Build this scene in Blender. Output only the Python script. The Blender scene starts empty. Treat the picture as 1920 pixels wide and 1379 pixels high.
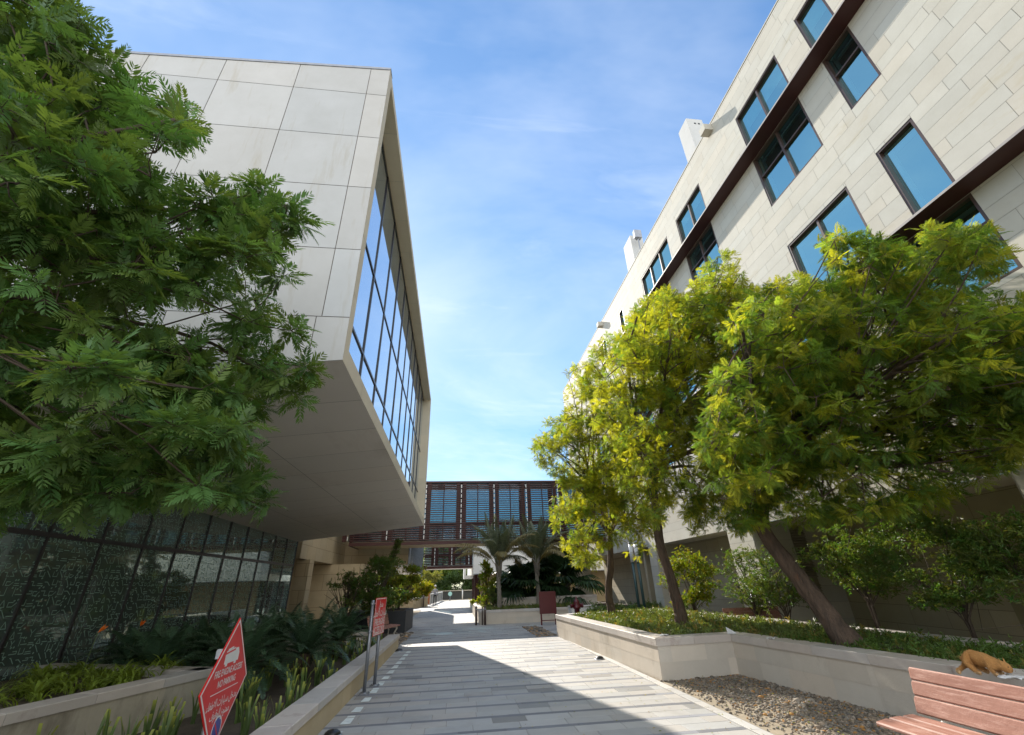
import bpy, math, random
import numpy as np
from mathutils import Vector, Matrix
R_ = random.Random(7)
rs = np.random.RandomState(11)
S = bpy.context.scene
COL = S.collection
rad = math.radians

# ------------------------------------------------------------------ camera geometry
ROT = np.array([[0.99288184, 0.02462505, 0.1165301],
                [-0.11511463, 0.44949521, 0.88583446],
                [-0.03056601, -0.89294326, 0.44913033]])
F_, CX, CY, EYE = 808.0, 960.0, 689.5, np.array([0, 0, 1.6])
def ray(x, y): return ROT @ np.array([x - CX, y - CY, F_])
def atz(x, y, z=0.0):
    d = ray(x, y); return EYE + d * ((z - 1.6) / d[2])
def aty(x, y, Y):
    d = ray(x, y); return EYE + d * (Y / d[1])
def atd(x, y, D): return EYE + ray(x, y) * (D / F_)
def proj(p):
    q = ROT.T @ (np.asarray(p, float) - EYE)
    return CX + F_ * q[0] / q[2], CY + F_ * q[1] / q[2]

# ------------------------------------------------------------------ materials
def newmat(name):
    m = bpy.data.materials.new(name); m.use_nodes = True
    nt = m.node_tree; b = nt.nodes['Principled BSDF']
    return m, nt, b
def N(nt, t, **k):
    n = nt.nodes.new(t)
    for a, v in k.items():
        if a in n.inputs: n.inputs[a].default_value = v
        else: setattr(n, a, v)
    return n
def mixcol(nt, fac, a, b, mode='MIX'):
    n = nt.nodes.new('ShaderNodeMix'); n.data_type = 'RGBA'; n.blend_type = mode
    def put(s, v):
        if hasattr(v, 'is_output'): nt.links.new(v, s)
        else: s.default_value = v if isinstance(v, float) else (*v, 1)
    put(n.inputs['Factor'], fac); put(n.inputs['A'], a); put(n.inputs['B'], b)
    return n.outputs['Result']
def noise(nt, scale, detail=6, rough=.6, vec=None, stretch=None):
    n = N(nt, 'ShaderNodeTexNoise'); n.inputs['Scale'].default_value = scale
    n.inputs['Detail'].default_value = detail; n.inputs['Roughness'].default_value = rough
    g = nt.nodes.new('ShaderNodeNewGeometry'); src = g.outputs['Position']
    if stretch:
        mp = nt.nodes.new('ShaderNodeMapping'); mp.inputs['Scale'].default_value = stretch
        nt.links.new(src, mp.inputs['Vector']); src = mp.outputs['Vector']
    nt.links.new(src, n.inputs['Vector'])
    return n.outputs['Fac']
def ramp(nt, fac, a, b):
    r = nt.nodes.new('ShaderNodeMapRange'); r.inputs['From Min'].default_value = a; r.inputs['From Max'].default_value = b
    nt.links.new(fac, r.inputs['Value']); return r.outputs['Result']
def bump(nt, b, h, strength, dist=.01):
    n = N(nt, 'ShaderNodeBump'); n.inputs['Strength'].default_value = strength; n.inputs['Distance'].default_value = dist
    nt.links.new(h, n.inputs['Height']); nt.links.new(n.outputs['Normal'], b.inputs['Normal'])
def surf(name, col, col2=None, rough=.7, scale=3., bscale=40., bstr=.15, attr=False, metal=0., spec=.5, stretch=None, stain=None):
    """general surface: two-tone noise colour, optional per-vertex tint attribute, fine bump"""
    m, nt, b = newmat(name)
    c2 = col2 if col2 else tuple(v * .8 for v in col)
    f = ramp(nt, noise(nt, scale, 8, .65, stretch=stretch), .3, .7)
    c = mixcol(nt, f, col, c2)
    if stain:
        fs = ramp(nt, noise(nt, stain[1], 5, .7, stretch=stain[2] if len(stain) > 2 else None), stain[3] if len(stain) > 3 else .58, .75)
        c = mixcol(nt, fs, c, stain[0])
    if attr:
        a = nt.nodes.new('ShaderNodeAttribute'); a.attribute_name = 'tint'
        c = mixcol(nt, 1.0, c, a.outputs['Color'], 'MULTIPLY')
    nt.links.new(c, b.inputs['Base Color'])
    b.inputs['Roughness'].default_value = rough; b.inputs['Metallic'].default_value = metal
    b.inputs['Specular IOR Level'].default_value = spec
    if bstr: bump(nt, b, noise(nt, bscale, 6, .7, stretch=stretch if bstr >= .8 else None), bstr, .05 if bstr >= 1 else .01)
    return m
def leafmat(name, base, trans=.35, rough=.45):
    m, nt, b = newmat(name)
    a = nt.nodes.new('ShaderNodeAttribute'); a.attribute_name = 'tint'
    c = mixcol(nt, 1.0, base, a.outputs['Color'], 'MULTIPLY')
    nt.links.new(c, b.inputs['Base Color']); b.inputs['Roughness'].default_value = rough
    b.inputs['Specular IOR Level'].default_value = .35
    t = nt.nodes.new('ShaderNodeBsdfTranslucent')
    c2 = mixcol(nt, 1.0, c, (1.9, 1.7, .7), 'MULTIPLY'); nt.links.new(c2, t.inputs['Color'])
    mx = nt.nodes.new('ShaderNodeMixShader'); mx.inputs[0].default_value = trans
    nt.links.new(b.outputs[0], mx.inputs[1]); nt.links.new(t.outputs[0], mx.inputs[2])
    nt.links.new(mx.outputs[0], nt.nodes['Material Output'].inputs['Surface'])
    return m
def glass(name, col, metal, rough=.02, wav=.0):
    m, nt, b = newmat(name)
    b.inputs['Base Color'].default_value = (*col, 1); b.inputs['Metallic'].default_value = metal
    b.inputs['Roughness'].default_value = rough; b.inputs['IOR'].default_value = 1.52
    if wav: bump(nt, b, noise(nt, .9, 2, .5), wav, .02)
    return m

M = {}
M['stone_pale'] = surf('pale_limestone', (.545, .54, .52), (.485, .478, .452), .75, 1.3, 60, .15, True, stain=((.42, .385, .31), 1.5, (2.2, 2.2, .25), .55))
M['stone_cream'] = surf('cream_limestone', (.53, .50, .425), (.475, .445, .37), .78, 1.6, 50, .15, True, stain=((.46, .40, .28), 1.1, (1, .4, 1.6), .6))
M['stone_tan'] = surf('tan_sandstone', (.50, .40, .25), (.44, .345, .21), .8, 1.5, 40, .2, True)
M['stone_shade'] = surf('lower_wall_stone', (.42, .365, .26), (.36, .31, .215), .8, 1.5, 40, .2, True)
M['joint'] = surf('dark_joint', (.20, .175, .14), None, .9, 5, 50, 0)
M['joint_pale'] = surf('pale_mortar', (.30, .275, .225), None, .9, 5, 50, 0)
M['soffit'] = surf('soffit_panel', (.69, .635, .56), (.655, .60, .53), .55, .8, 50, .05, True, stain=((.56, .50, .43), .9, (1, .35, 1), .52))
M['roof'] = surf('roof_membrane', (.4, .38, .34), None, .9)
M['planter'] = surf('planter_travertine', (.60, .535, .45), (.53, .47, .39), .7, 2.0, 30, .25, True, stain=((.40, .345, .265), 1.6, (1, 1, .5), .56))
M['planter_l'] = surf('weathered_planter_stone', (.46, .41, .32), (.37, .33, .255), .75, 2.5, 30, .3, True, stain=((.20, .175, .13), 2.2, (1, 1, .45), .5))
M['coping'] = surf('coping_stone', (.55, .50, .45), (.47, .425, .385), .6, 2.2, 30, .2, True, stain=((.33, .25, .22), 2.6, (1, 1, 1), .58))
M['paver'] = surf('paving_stone', (.405, .39, .368), (.35, .335, .315), .62, 2.5, 45, .25, True, stain=((.30, .28, .255), .9, (1, 1, 1), .55))
M['grout'] = surf('sandy_joint', (.27, .25, .22), None, .95, 8, 60, .2)
M['sand'] = surf('sandy_ground', (.34, .28, .20), (.25, .205, .145), .95, 4, 80, .5)
M['soil'] = surf('planting_soil', (.10, .075, .05), (.06, .045, .03), .95, 6, 40, .8)
M['pebble'] = surf('river_pebble', (.22, .185, .145), (.17, .145, .115), .7, 8, 60, .1, True)
M['redmetal'] = surf('dark_red_metal', (.062, .018, .0145), (.05, .014, .012), .45, 2, 60, .03, spec=.4)
M['bronze'] = surf('bronze_frame', (.075, .045, .035), None, .4, 3, 60, 0)
M['darkmetal'] = surf('dark_mullion', (.035, .028, .028), None, .35, 3, 60, 0)
M['black'] = surf('black_paint', (.012, .012, .012), (.02, .02, .02), .4, 8, 60, .05)
M['grey'] = surf('galvanised_steel', (.33, .34, .36), (.24, .25, .27), .4, 9, 60, .05, metal=.7)
M['white'] = surf('white_render', (.78, .76, .72), (.72, .70, .66), .7, 2, 40, .05)
M['signwhite'] = surf('white_lettering', (.80, .78, .75), None, .5, 3, 50, 0)
M['signred'] = surf('red_enamel', (.68, .022, .02), (.62, .018, .017), .35, 3, 60, .0, spec=.3)
M['signblue'] = surf('blue_enamel', (.03, .05, .33), None, .3, 3, 60, 0)
M['boardred'] = surf('maroon_board', (.105, .008, .012), (.085, .007, .01), .35, 3, 60, 0)
M['wood'] = surf('weathered_red_plank', (.33, .155, .11), (.26, .115, .08), .6, 4, 30, .25, stretch=(8, .6, 8), stain=((.50, .30, .24), 6, (6, .8, 6), .5))
M['cream_iron'] = surf('cream_cast_iron', (.6, .55, .45), None, .5, 6, 50, .05)
M['bark'] = surf('furrowed_bark', (.19, .125, .085), (.07, .05, .036), .9, 9, 22, 1., stretch=(1.6, 1.6, .35), stain=((.30, .12, .06), 3, (1, 1, .5), .6))
M['twig'] = surf('brown_twig', (.085, .06, .04), None, .8, 8, 40, .2)
M['palmtrunk'] = surf('grey_palm_trunk', (.30, .27, .23), (.17, .15, .125), .9, 10, 18, .8, stretch=(1, 1, 3.))
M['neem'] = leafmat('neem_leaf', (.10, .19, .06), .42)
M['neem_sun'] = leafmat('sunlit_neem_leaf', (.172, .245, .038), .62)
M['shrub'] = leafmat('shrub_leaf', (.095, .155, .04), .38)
M['lime'] = leafmat('lime_shrub_leaf', (.17, .22, .02), .45)
M['cycad'] = leafmat('cycad_leaf', (.06, .11, .06), .12, .35)
M['palm'] = leafmat('palm_leaf', (.10, .122, .075), .2, .5)
M['fan'] = leafmat('fan_palm_leaf', (.025, .055, .022), .2, .4)
M['strap'] = leafmat('strap_leaf', (.11, .165, .055), .3, .4)
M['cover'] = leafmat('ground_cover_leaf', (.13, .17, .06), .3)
M['far'] = leafmat('far_tree_leaf', (.12, .18, .045), .35)
M['orange'] = leafmat('orange_petal', (.85, .22, .02), .3)
M['glass_sky'] = glass('reflective_curtain_glass', (.46, .58, .70), .92, .015, .04)
M['glass_teal'] = glass('teal_window_glass', (.34, .57, .64), .88, .05, .05)
def pane_tint(m):
    nt = m.node_tree; b = nt.nodes['Principled BSDF']; a = nt.nodes.new('ShaderNodeAttribute'); a.attribute_name = 'tint'
    nt.links.new(mixcol(nt, 1.0, tuple(b.inputs['Base Color'].default_value)[:3], a.outputs['Color'], 'MULTIPLY'), b.inputs['Base Color'])
pane_tint(M['glass_teal'])
M['glass_dark'] = glass('dark_lobby_glass', (.24, .31, .28), .68, .02, .03)
M['glass_bridge'] = glass('bridge_glass', (.24, .42, .52), .9, .04, .08)
def clear(name, tintc, refl, gc=(.7, .85, .95)):
    m, nt, b = newmat(name); t = nt.nodes.new('ShaderNodeBsdfTransparent'); t.inputs[0].default_value = (*tintc, 1); g_ = nt.nodes.new('ShaderNodeBsdfGlossy'); g_.inputs['Roughness'].default_value = .03; g_.inputs['Color'].default_value = (*gc, 1)
    mx = nt.nodes.new('ShaderNodeMixShader'); mx.inputs[0].default_value = refl; nt.links.new(t.outputs[0], mx.inputs[1]); nt.links.new(g_.outputs[0], mx.inputs[2]); nt.links.new(mx.outputs[0], nt.nodes['Material Output'].inputs['Surface']); return m
M['clear'] = clear('clear_tinted_glass', (.36, .55, .62), .15)
M['pane'] = clear('window_pane_glass', (.34, .62, .66), .66, (.42, .74, .76))
M['blind'] = surf('pale_blind_and_reflection', (.62, .66, .66), None, .8, 4, 60, 0)
M['inside'] = surf('dim_interior', (.09, .12, .14), (.05, .07, .09), .9, .7, 20, 0, True)
M['frit'] = surf('pale_green_frit', (.40, .58, .50), (.26, .42, .35), .6, 1.2, 50, 0)
M['fur'] = surf('ginger_fur', (.50, .26, .085), (.36, .15, .035), .95, 9, 140, .8, stretch=(3, 1, 1))
M['paper'] = surf('white_paper', (.72, .71, .70), None, .8, 9, 60, .1)
M['clay'] = surf('rusty_planter', (.36, .11, .04), None, .7)
M['cloth_grey'] = surf('grey_cloth', (.40, .40, .44), None, .9)
M['cloth_red'] = surf('red_cloth', (.7, .04, .02), None, .8)
M['skin'] = surf('skin', (.32, .17, .11), None, .6)
M['lampglass'] = surf('white_lamp_cover', (.7, .72, .75), None, .25, 3, 50, 0)
M['teal_post'] = surf('dark_teal_post', (.03, .075, .075), None, .4)

# ------------------------------------------------------------------ object helpers
def wloc(o):
    v = Vector((0, 0, 0))
    while o is not None: v += o.location; o = o.parent
    return v
def link(name, me, parent=None, loc=None):
    o = bpy.data.objects.new(name, me); COL.objects.link(o)
    if parent: o.parent = parent
    if loc is not None: o.location = loc
    return o
def tag(o, label=None, cat=None, group=None, kind=None):
    if label: o['label'] = label
    if cat: o['category'] = cat
    if group: o['group'] = group
    if kind: o['kind'] = kind
    return o
def thing(name, loc, label, cat, group=None):
    return tag(link(name, None, None, Vector(loc)), label, cat, group)
def np_mesh(name, V, quads=None, tris=None, mat=None, tint=None, smooth=False, off=None):
    V = np.asarray(V, np.float32).reshape(-1, 3)
    if off is not None: V = V - np.array(off, np.float32)
    q = np.zeros((0, 4), np.int32) if quads is None else np.asarray(quads, np.int32).reshape(-1, 4)
    t = np.zeros((0, 3), np.int32) if tris is None else np.asarray(tris, np.int32).reshape(-1, 3)
    me = bpy.data.meshes.new(name)
    me.vertices.add(len(V)); me.vertices.foreach_set('co', V.ravel())
    me.loops.add(q.size + t.size); me.loops.foreach_set('vertex_index', np.concatenate([q.ravel(), t.ravel()]))
    me.polygons.add(len(q) + len(t))
    ls = np.concatenate([np.arange(len(q)) * 4, q.size + np.arange(len(t)) * 3]).astype(np.int32)
    me.polygons.foreach_set('loop_start', ls)
    me.polygons.foreach_set('use_smooth', np.full(len(q) + len(t), smooth))
    me.update(calc_edges=True)
    if tint is not None:
        a = me.color_attributes.new('tint', 'FLOAT_COLOR', 'POINT')
        c = np.ones((len(V), 4), np.float32); c[:, :3] = np.asarray(tint, np.float32).reshape(-1, 3); a.data.foreach_set('color', c.ravel())
    if mat: me.materials.append(mat)
    return me
class MB:
    """collects shapes; build() links them as ONE mesh object"""
    def __init__(s): s.v = []; s.f = []; s.c = []
    def add(s, vs, fs, tint=(1, 1, 1)):
        n = len(s.v); s.v += [tuple(p) for p in vs]; s.f += [tuple(i + n for i in f) for f in fs]; s.c += [tint] * len(vs)
    def quad(s, a, b, c, d, tint=(1, 1, 1)): s.add([a, b, c, d], [(0, 1, 2, 3)], tint)
    def box(s, x0, x1, y0, y1, z0, z1, tint=(1, 1, 1), bev=0.):
        x0, x1 = min(x0, x1), max(x0, x1); y0, y1 = min(y0, y1), max(y0, y1); z0, z1 = min(z0, z1), max(z0, z1)
        s.prism([(x0, y0), (x1, y0), (x1, y1), (x0, y1)], z0, z1, tint, bev)
    def prism(s, poly, z0, z1, tint=(1, 1, 1), bev=0.):
        """vertical prism over a CCW plan polygon, optional chamfer round the top edge"""
        n = len(poly); vs = [(x, y, z0) for x, y in poly]
        if bev:
            ins = inset(poly, bev)
            vs += [(x, y, z1 - bev) for x, y in poly] + [(x, y, z1) for x, y in ins]
            fs = [tuple(range(n - 1, -1, -1)), tuple(range(2 * n, 3 * n))]
            for l in (0, 1): fs += [(l * n + i, l * n + (i + 1) % n, (l + 1) * n + (i + 1) % n, (l + 1) * n + i) for i in range(n)]
        else:
            vs += [(x, y, z1) for x, y in poly]
            fs = [tuple(range(n - 1, -1, -1)), tuple(range(n, 2 * n))] + [(i, (i + 1) % n, n + (i + 1) % n, n + i) for i in range(n)]
        s.add(vs, fs, tint)
    def tube(s, pts, rad_, n=8, cap=True, tint=(1, 1, 1)):
        pts = [Vector(p) for p in pts]; k = len(pts); rads = rad_ if hasattr(rad_, '__len__') else [rad_] * k
        vs = []; up = None
        for i, p in enumerate(pts):
            d = (pts[min(i + 1, k - 1)] - pts[max(i - 1, 0)])
            d = d.normalized() if d.length > 1e-9 else Vector((0, 0, 1))
            if up is None: up = d.orthogonal().normalized()
            up = (up - d * up.dot(d)); up = up.normalized() if up.length > 1e-6 else d.orthogonal().normalized()
            w = d.cross(up)
            vs += [p + (up * math.cos(2 * math.pi * j / n) + w * math.sin(2 * math.pi * j / n)) * rads[i] for j in range(n)]
        fs = [(i * n + j, i * n + (j + 1) % n, (i + 1) * n + (j + 1) % n, (i + 1) * n + j) for i in range(k - 1) for j in range(n)]
        if cap: fs += [tuple(range(n - 1, -1, -1)), tuple((k - 1) * n + j for j in range(n))]
        s.add(vs, fs, tint)
    def lathe(s, c, prof, n=16, tint=(1, 1, 1)):
        vs = [(c[0] + r * math.cos(2 * math.pi * j / n), c[1] + r * math.sin(2 * math.pi * j / n), c[2] + z) for r, z in prof for j in range(n)]
        k = len(prof)
        fs = [(i * n + j, i * n + (j + 1) % n, (i + 1) * n + (j + 1) % n, (i + 1) * n + j) for i in range(k - 1) for j in range(n)]
        fs += [tuple(range(n - 1, -1, -1)), tuple((k - 1) * n + j for j in range(n))]
        s.add(vs, fs, tint)
    def xf(s, m):
        s.v = [tuple(m @ Vector(p)) for p in s.v]; return s
    def build(s, name, mat, parent=None, smooth=False, loc=None):
        off = wloc(parent) if parent else (Vector(loc) if loc is not None else Vector((0, 0, 0)))
        me = bpy.data.meshes.new(name)
        me.from_pydata([(p[0] - off.x, p[1] - off.y, p[2] - off.z) for p in s.v], [], s.f)
        a = me.color_attributes.new('tint', 'FLOAT_COLOR', 'POINT')
        a.data.foreach_set('color', np.array([(*c, 1) for c in s.c], np.float32).ravel())
        if smooth: me.polygons.foreach_set('use_smooth', [True] * len(me.polygons))
        me.materials.append(mat); me.update()
        return link(name, me, parent, None if parent else off)
def inset(poly, d):
    n = len(poly); out = []
    for i in range(n):
        p0, p1, p2 = Vector(poly[i - 1]), Vector(poly[i]), Vector(poly[(i + 1) % n])
        a = (p1 - p0).normalized(); b = (p2 - p1).normalized()
        na = Vector((-a.y, a.x)); nb = Vector((-b.y, b.x)); m = (na + nb)
        m = m / max(m.dot(na), .2); out.append(tuple(p1 + m * d))
    return out
def tint(r, a=.06, warm=.02):
    k = 1 + r.uniform(-a, a); w = r.uniform(-warm, warm); return (k * (1 + w), k, k * (1 - w))
def subtract(rects, hole):
    out = []; h0, h1, k0, k1 = hole
    for (a, b, c, d) in rects:
        if b <= h0 or a >= h1 or d <= k0 or c >= k1: out.append((a, b, c, d)); continue
        if a < h0: out.append((a, h0, c, d))
        if b > h1: out.append((h1, b, c, d))
        a2, b2 = max(a, h0), min(b, h1)
        if c < k0: out.append((a2, b2, c, k0))
        if d > k1: out.append((a2, b2, k1, d))
    return out
def panel_grid(u0, u1, v0, v1, rowh, lens, r, stagger=True):
    """random ashlar: rows of height from rowh, stones of length from lens"""
    out = []; v = v0; i = 0
    while v < v1 - 1e-4:
        h = min(rowh[i % len(rowh)], v1 - v); i += 1
        u = u0 - (r.uniform(0, lens[1]) if stagger else 0)
        while u < u1 - 1e-4:
            l = r.uniform(*lens); a, b = max(u, u0), min(u + l, u1)
            if b - a > .02: out.append((a, b, v, v + h))
            u += l
        v += h
    return out
def clad(mb, rects, P, r, gap=.006, a=.05, warm=.015):
    """stone slabs: P(u, v) gives the 3-D point of the face"""
    for (u0, u1, v0, v1) in rects:
        if u1 - u0 < 2.5 * gap or v1 - v0 < 2.5 * gap: continue
        mb.quad(P(u0 + gap, v0 + gap), P(u1 - gap, v0 + gap), P(u1 - gap, v1 - gap), P(u0 + gap, v1 - gap), tint(r, a, warm))
def copy_tree(o, parent=None):
    c = o.copy(); COL.objects.link(c)
    if parent: c.parent = parent
    for ch in list(o.children): copy_tree(ch, c)
    return c
def skin(name, nodes, edges, mat, parent=None, sub=2, loc=(0, 0, 0)):
    """one continuous body grown over a skeleton"""
    me = bpy.data.meshes.new(name); me.from_pydata([n[0] for n in nodes], edges, [])
    o = bpy.data.objects.new(name, me); COL.objects.link(o)
    o.modifiers.new('Skin', 'SKIN')
    for i, n in enumerate(nodes):
        sv = me.skin_vertices[0].data[i]; rr = n[1]; sv.radius = rr if hasattr(rr, '__len__') else (rr, rr); sv.use_root = (i == 0)
    s = o.modifiers.new('Sub', 'SUBSURF'); s.levels = sub; s.render_levels = sub
    dg = bpy.context.evaluated_depsgraph_get(); m2 = bpy.data.meshes.new_from_object(o.evaluated_get(dg))
    bpy.data.objects.remove(o); bpy.data.meshes.remove(me)
    m2.name = name; m2.materials.clear(); m2.materials.append(mat)
    m2.polygons.foreach_set('use_smooth', [True] * len(m2.polygons))
    return link(name, m2, parent, Vector(loc) if not parent else None)
def text_mesh(body, size, mat, name, parent, mtx, sx=1., bold=0.):
    c = bpy.data.curves.new('t', 'FONT'); c.body = body; c.size = size; c.align_x = 'CENTER'; c.align_y = 'CENTER'; c.offset = bold; c.resolution_u = 3
    o = bpy.data.objects.new('t', c); COL.objects.link(o)
    dg = bpy.context.evaluated_depsgraph_get(); me = bpy.data.meshes.new_from_object(o.evaluated_get(dg))
    bpy.data.objects.remove(o); bpy.data.curves.remove(c)
    me.transform(Matrix.Diagonal((sx, 1, 1, 1))); me.transform(mtx); me.materials.clear(); me.materials.append(mat)
    return link(name, me, parent)

# ================================================================== THE SETTING
def struct(o): o['kind'] = 'structure'; return o
g = MB(); g.quad((-250, -120, -.03), (250, -120, -.03), (250, 400, -.03), (-250, 400, -.03)); struct(g.build('ground', M['sand']))
g = MB()
for x0, x1, y0, y1 in ((-1.72, 3.6, -4, 16.7), (-2.6, 10.4, 16.7, 22.8), (-2.6, 1.12, 22.8, 39), (-14, 2.0, 39, 62)):
    g.quad((x0, y0, 0), (x1, y0, 0), (x1, y1, 0), (x0, y1, 0))
struct(g.build('path_bed', M['grout']))
g = MB(); r = random.Random(3)
def pave(x0, x1, y0, y1):
    y = y0; k = 0
    while y < y1 - .02:
        h = (.10, .262, .262)[k % 3]; dark = k % 3 == 0; k += 1
        h = min(h, y1 - y); x = x0 - r.uniform(0, .6)
        while x < x1 - .02:
            l = r.choice((.45, .6, .6, .6)) if not dark else r.choice((.6, .9, 1.2))
            a, b = max(x, x0), min(x + l, x1); x += l
            if b - a < .03: continue
            if dark:
                q = r.uniform(.42, .58) if r.random() < .8 else r.uniform(.65, .8)
                t = (q * .92, q * .97, q * 1.12)
            else:
                q = r.gauss(1.0, .045); w = r.uniform(-.035, .035)
                if r.random() < .09: q *= r.uniform(.55, .8)
                t = (q * (1 + w), q, q * (1 - w))
            z = .005 + r.uniform(0, .002); e = .003
            g.prism([(a + e, y + e), (b - e, y + e), (b - e, y + h - e), (a + e, y + h - e)], .0005, z, t, .0015)
        y += h
pave(-1.72, 3.42, -3.95, 16.7); pave(-2.6, 10.4, 16.7, 22.75); pave(-2.6, 1.1, 22.75, 39); pave(-14, 2.0, 39, 62)
struct(g.build('path', M['paver']))
g = MB(); y = -3.9
while y < 16.5:
    l = r.choice((.3, .45, .6)); g.prism([(3.435, y + .003), (3.57, y + .003), (3.57, y + l - .003), (3.435, y + l - .003)], .0005, .009, tuple(v * 1.22 for v in tint(r, .08, .02)), .002); y += l
struct(g.build('kerb_strip', M['paver']))
g = MB(); y = 6.2
while y < 14.7:
    x = -1.42 + (y - 7.3) * .022
    g.quad((x - .07, y, .0115), (x + .065, y, .0115), (x + .055 + .006, y + .30, .0115), (x - .055 + .006, y + .30, .0115), tint(r, .1))
    if r.random() < .6: g.quad((x - .05, y + .33, .0115), (x + .055, y + .33, .0115), (x + .055, y + .42, .0115), (x - .05, y + .42, .0115), tint(r, .15))
    y += .62
struct(g.build('path_marking', surf('worn_white_marking', (.78, .82, .78), (.58, .61, .59), .7, 9, 60, .1, True)))
# beds
g = MB(); g.quad((3.6, -4, -.004), (12, -4, -.004), (12, 16.6, -.004), (3.6, 16.6, -.004)); struct(g.build('gravel_bed', M['sand']))
g = MB(); g.quad((-7.0, -3, .06), (-1.9, -3, .06), (-1.9, 15.3, .06), (-7.0, 15.3, .06)); g.quad((-7.0, 15.3, .02), (-2.3, 15.3, .02), (-2.3, 22, .02), (-7.0, 22, .02))
struct(g.build('planting_bed', M['soil']))
g = MB(); g.quad((7.7, -4, .02), (13, -4, .02), (13, 34, .02), (7.7, 34, .02)); struct(g.build('back_bed', M['soil']))

# pebbles (nobody could count them)
def pebbles(name, poly_test, bx, n, size, seed):
    q = np.random.RandomState(seed)
    import_v = []; bmv = np.array([[math.cos(a) * c, math.sin(a) * c, s] for s, c in ((-.45, .75), (.35, .85)) for a in np.arange(6) * math.pi / 3] + [[0, 0, .8]])
    tr = [(i, (i + 1) % 6, 6 + (i + 1) % 6, 6 + i) for i in range(6)]; tp = [(6 + i, 6 + (i + 1) % 6, 12) for i in range(6)]
    V = []; Q = []; T = []; C = []; k = 0
    while k < n:
        x, y = q.uniform(bx[0], bx[1]), q.uniform(bx[2], bx[3])
        if not poly_test(x, y, q): continue
        s = size * q.lognormal(0, .35); v = bmv * [s * q.uniform(.8, 1.5), s * q.uniform(.7, 1.1), s * q.uniform(.45, .8)] * (1 + q.uniform(-.18, .18, (13, 1)))
        a = q.uniform(0, 6.3); ca, sa = math.cos(a), math.sin(a)
        v = np.stack([v[:, 0] * ca - v[:, 1] * sa + x, v[:, 0] * sa + v[:, 1] * ca + y, v[:, 2] + s * .25], 1)
        o = len(V) * 13; V.append(v); Q += [tuple(i + o for i in f) for f in tr]; T += [tuple(i + o for i in f) for f in tp]
        b = q.uniform(.45, 1.5); w = q.uniform(-.08, .14)
        if q.rand() < .07: c = (1.9, 1.1, .35)
        else: c = (b * (1 + w), b, b * (1 - w))
        C += [c] * 13; k += 1
    o = link(name, np_mesh(name, np.concatenate(V), Q, T, M['pebble'], C, True)); o['kind'] = 'stuff'
    tag(o, *dict(gravel=('loose river pebbles in front of the right planter wall', 'gravel'))[name]) if name == 'gravel' else None
    return o
def gv(x, y, q):
    d = (x - 3.62) / 1.7
    if x > 5.16 + (8.98 - y) * .10 or y > 8.92 + (x - 3.63) * .05: return False
    return q.rand() < (.12 + 1.1 * d)
o = pebbles('gravel', gv, (3.6, 6.0, .5, 9.0), 19000, .0145, 5)
o = pebbles('pebbles', lambda x, y, q: True, (2.75, 3.4, 16.75, 20.6), 700, .04, 6); tag(o, 'dark grey pebbles round the foot of the maroon board', 'pebbles')
o = pebbles('pebbles', lambda x, y, q: x < -1.75 + (y - 15.4) * .03, (-2.3, -1.5, 15.5, 20.2), 700, .04, 8); tag(o, 'dark pebbles beside the end of the left planter wall', 'pebbles')

# ================================================================== PLANTER WALLS
def wall_run(name, pts, z, th, coph, label, mat, r, course=.3, side=1, zb=-.02, group=None):
    """low stone wall along pts (outer line on the right of travel when side=1) with an overhanging coping stone"""
    t = thing(name, (pts[0][0], pts[0][1], 0), label, 'planter wall', group)
    core, slabs, cop = MB(), MB(), MB()
    n = len(pts)
    def offs(d):
        out = []
        for i in range(n):
            p = Vector(pts[i]); a = (p - Vector(pts[i - 1])).normalized() if i else None; b = (Vector(pts[i + 1]) - p).normalized() if i < n - 1 else None
            na = Vector((-a.y, a.x)) if a else None; nb = Vector((-b.y, b.x)) if b else None
            if na is None: m = nb
            elif nb is None: m = na
            else: m = (na + nb); m = m / max(m.dot(na), .25)
            out.append(p + m * d * side)
        return out
    o0, o1 = offs(0.004), offs(th); c0, c1 = offs(-.022), offs(th + .012)
    for i in range(n - 1):
        def pr(mb, a, b, c, d, z0, z1, bev=0, tn=(1, 1, 1)):
            poly = [tuple(a), tuple(b), tuple(c), tuple(d)]
            ar = sum(poly[k][0] * poly[(k + 1) % 4][1] - poly[(k + 1) % 4][0] * poly[k][1] for k in range(4))
            mb.prism(poly if ar > 0 else poly[::-1], z0, z1, tn, bev)
        pr(core, o0[i], o0[i + 1], o1[i + 1], o1[i], zb, z - coph)
        a, b = Vector(pts[i]), Vector(pts[i + 1]); L = (b - a).length; d = (b - a) / L
        k = max(1, round(L / .95)); e = .0025
        for j in range(k):                                     # coping stones
            s0, s1 = j / k + e / L, (j + 1) / k - e / L
            pr(cop, c0[i].lerp(c0[i + 1], s0), c0[i].lerp(c0[i + 1], s1), c1[i].lerp(c1[i + 1], s1), c1[i].lerp(c1[i + 1], s0), z - coph, z, .008, tint(r, .10, .035))
        rects = panel_grid(0, L, 0, z - coph - .002, [course], (.55, 1.0), r)
        nrm = Vector((d.y, -d.x)) * side
        f = lambda u, v: (a.x + d.x * u + nrm.x * .0, a.y + d.y * u + nrm.y * .0, v)
        if side > 0: clad(slabs, rects, f, r, .002, .08, .02)
        else: clad(slabs, [(L - q1, L - q0, v0, v1) for q0, q1, v0, v1 in rects], lambda u, v: f(L - u, v), r, .002, .08, .02)
        core_in = o1
    core.build('backing', mat, t); slabs.build('facing', mat, t); cop.build('coping', M['coping'], t)
    return t
r = random.Random(21)
wall_run('planter_wall', [(-1.66, 15.42), (-1.66, 3.0)], .37, .30, .09, 'low stone kerb wall of the strap leaf bed along the left of the path', M['stone_tan'], r, .28, -1)
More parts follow.
